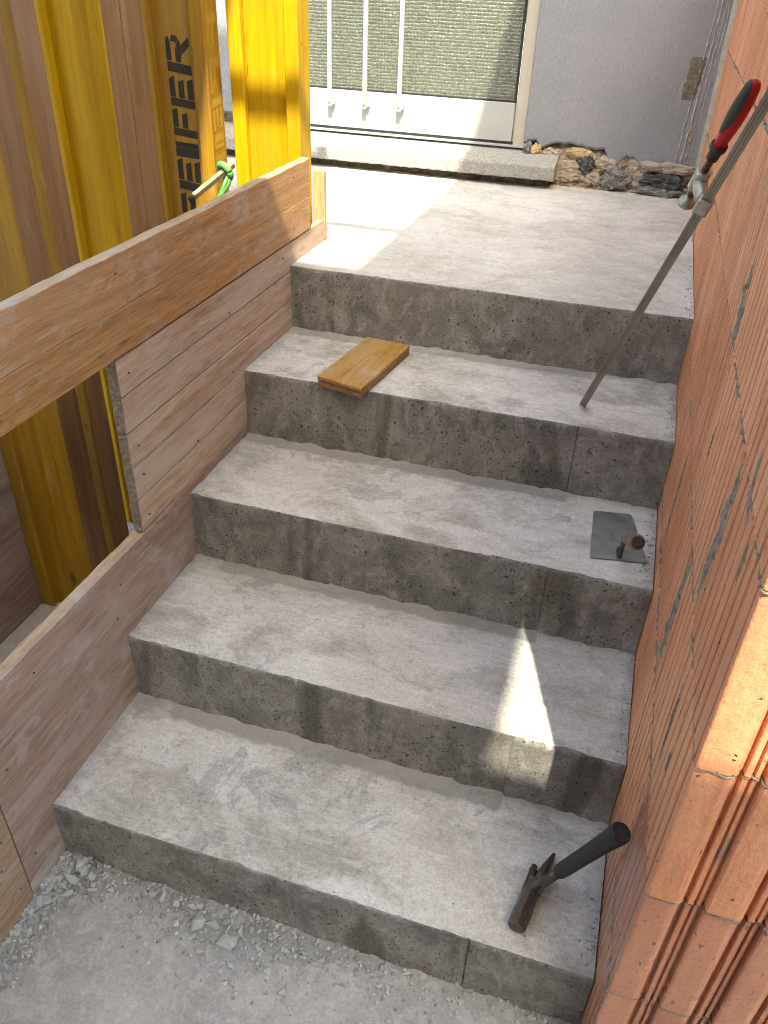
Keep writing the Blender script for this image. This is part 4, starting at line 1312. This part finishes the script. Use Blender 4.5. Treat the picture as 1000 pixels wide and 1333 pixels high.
def pl_floor(r):
    while True:
        x = r.random() * W; y = -abs(r.gauss(0, 0.055)) - 0.004
        if r.random() < 0.35: x = abs(r.gauss(0, 0.03)) + 0.003; y = -r.random() * 0.27
        if x < W and r.random() < 0.25 + 0.75 * math.exp(-((x - 0.40) / 0.22) ** 2) + math.exp(-(x / 0.1) ** 2):
            return x, y, max(0, mound(x, y)) * 0.75
crumbs('gravel', pl_floor, 5200, 'fine grey gravel and grit strewn below the lowest step', 0.0009, 0.0088, [M['chip'], M['dust'], M['skim'], M['ground']], 5)
crumbs('grit', lambda r: (r.uniform(0.0, 1.05), r.uniform(-0.75, -0.05), 0.0), 500, 'scattered grit on the concrete floor', 0.0005, 0.0030, [M['chip'], M['dust'], M['splinter']], 15)
def pl_edge(r):
    i = r.randrange(5)
    y = r.uniform(YS[i], YS[i + 1] if i < 4 else 2.55)
    if r.random() < 0.72:
        x = W - 0.002 - abs(r.gauss(0, 0.010))
    elif r.random() < 0.5:
        x = 0.002 + abs(r.gauss(0, 0.008))
    else:
        x = r.uniform(0, W)
        y = (YS[i + 1] if i < 4 else 2.6) - abs(r.gauss(0, 0.02)) - 0.004
    return x, y, ZS[i]
crumbs('step_crumbs', pl_edge, 1500, 'mortar crumbs along the edges of the concrete steps', 0.0006, 0.0048, [M['chip'], M['skim'], M['old_mortar']], 9)
sp = random.Random(3)
for k, (x, y, z) in enumerate(((0.26, -0.20, 0), (0.34, -0.245, 0), (0.43, -0.175, 0), (0.50, -0.20, 0), (0.40, -0.26, 0), (0.22, -0.27, 0), (1.040, 0.035, ZS[0]), (1.052, 0.43, ZS[1]), (0.66, 0.02, ZS[0]))):
    o = mesh('wood_splinter', [(-0.006, 0, 0), (0, -0.0016, 0.0004), (0.007, 0, 0.0), (0, 0.0014, 0.0006), (0.0005, 0, 0.0022)], [(0, 1, 4), (1, 2, 4), (2, 3, 4), (3, 0, 4), (0, 3, 2, 1)], M['splinter'])
    o.location = (x, y, z + 0.001)
    s_ = sp.uniform(0.7, 1.3)
    o.scale = (s_, s_, s_)
    o.rotation_euler = (0, 0, sp.uniform(0, 3.1))
    tag(o, 'tiny pale wood splinter lying on the concrete', 'splinter', 'loose wood splinters')

# ------------------------------------------------------------------ unseen scaffold overhead, laid out to throw the shade the steps lie in
ZD = 4.2
def deck(label, x0, x1, y0, y1, along):
    root = tag(empty('scaffold_shade_deck', ((x0 + x1) / 2, (y0 + y1) / 2, ZD)), label, 'scaffold', 'unseen scaffold decks overhead')
    a0, a1 = (x0, x1) if along == 'y' else (y0, y1)
    n = max(1, round((a1 - a0) / 0.24))
    st = (a1 - a0) / n
    for k in range(n):
        p, q = a0 + st * k, a0 + st * (k + 1) - 0.0006
        if along == 'y': box('plank', p, q, y0, y1, ZD, ZD + 0.04, M['plank'], root)
        else: box('plank', x0, x1, p, q, ZD + 0.0, ZD + 0.04, M['plank'], root)
    return root
deck('unseen plank walkway overhead along the brick wall, shading the steps', 0.943, 1.708, -3.4, 0.95, 'y')
deck('unseen plank deck overhead left of the walkway, laid out to shade the steps', -0.45, 0.9415, -3.4, -1.000, 'x')
deck('narrow unseen plank deck added overhead to shade the yellow beams', -0.45, 0.408, -0.999, -0.20, 'x')
deck('short unseen plank deck added overhead to shade the house wall', -0.60, 0.02, -0.199, 0.60, 'x')
deck('unseen plank deck overhead right of the walkway, laid out to shade the wall end', 1.7095, 2.3, -3.4, -2.445, 'x')
st_ = tag(empty('scaffold_tube', (0.6, -0.553, ZD)), 'galvanised scaffold tube overhead carrying the walkway', 'tube')
tube('ledger', [(-0.45, -0.553, ZD - 0.026), (1.70, -0.553, ZD - 0.026)], 0.0262, M['tube'], st_, 16)
nb = tag(empty('light_blocking_house', (0.5, -3.2, 0)), 'added brown house wall across the yard, blocking light on the risers', 'building')  # unseen house added to block light from behind and keep the risers dark
box('wall', -4.5, 5.5, -4.3, -3.6, 0, 4.8, M['blocker'], nb)
prism('roof', [(-4.4, 4.802), (-3.45, 4.802), (-4.3, 5.3)], -4.6, 5.6, M['brick_roof'], nb, 'x')
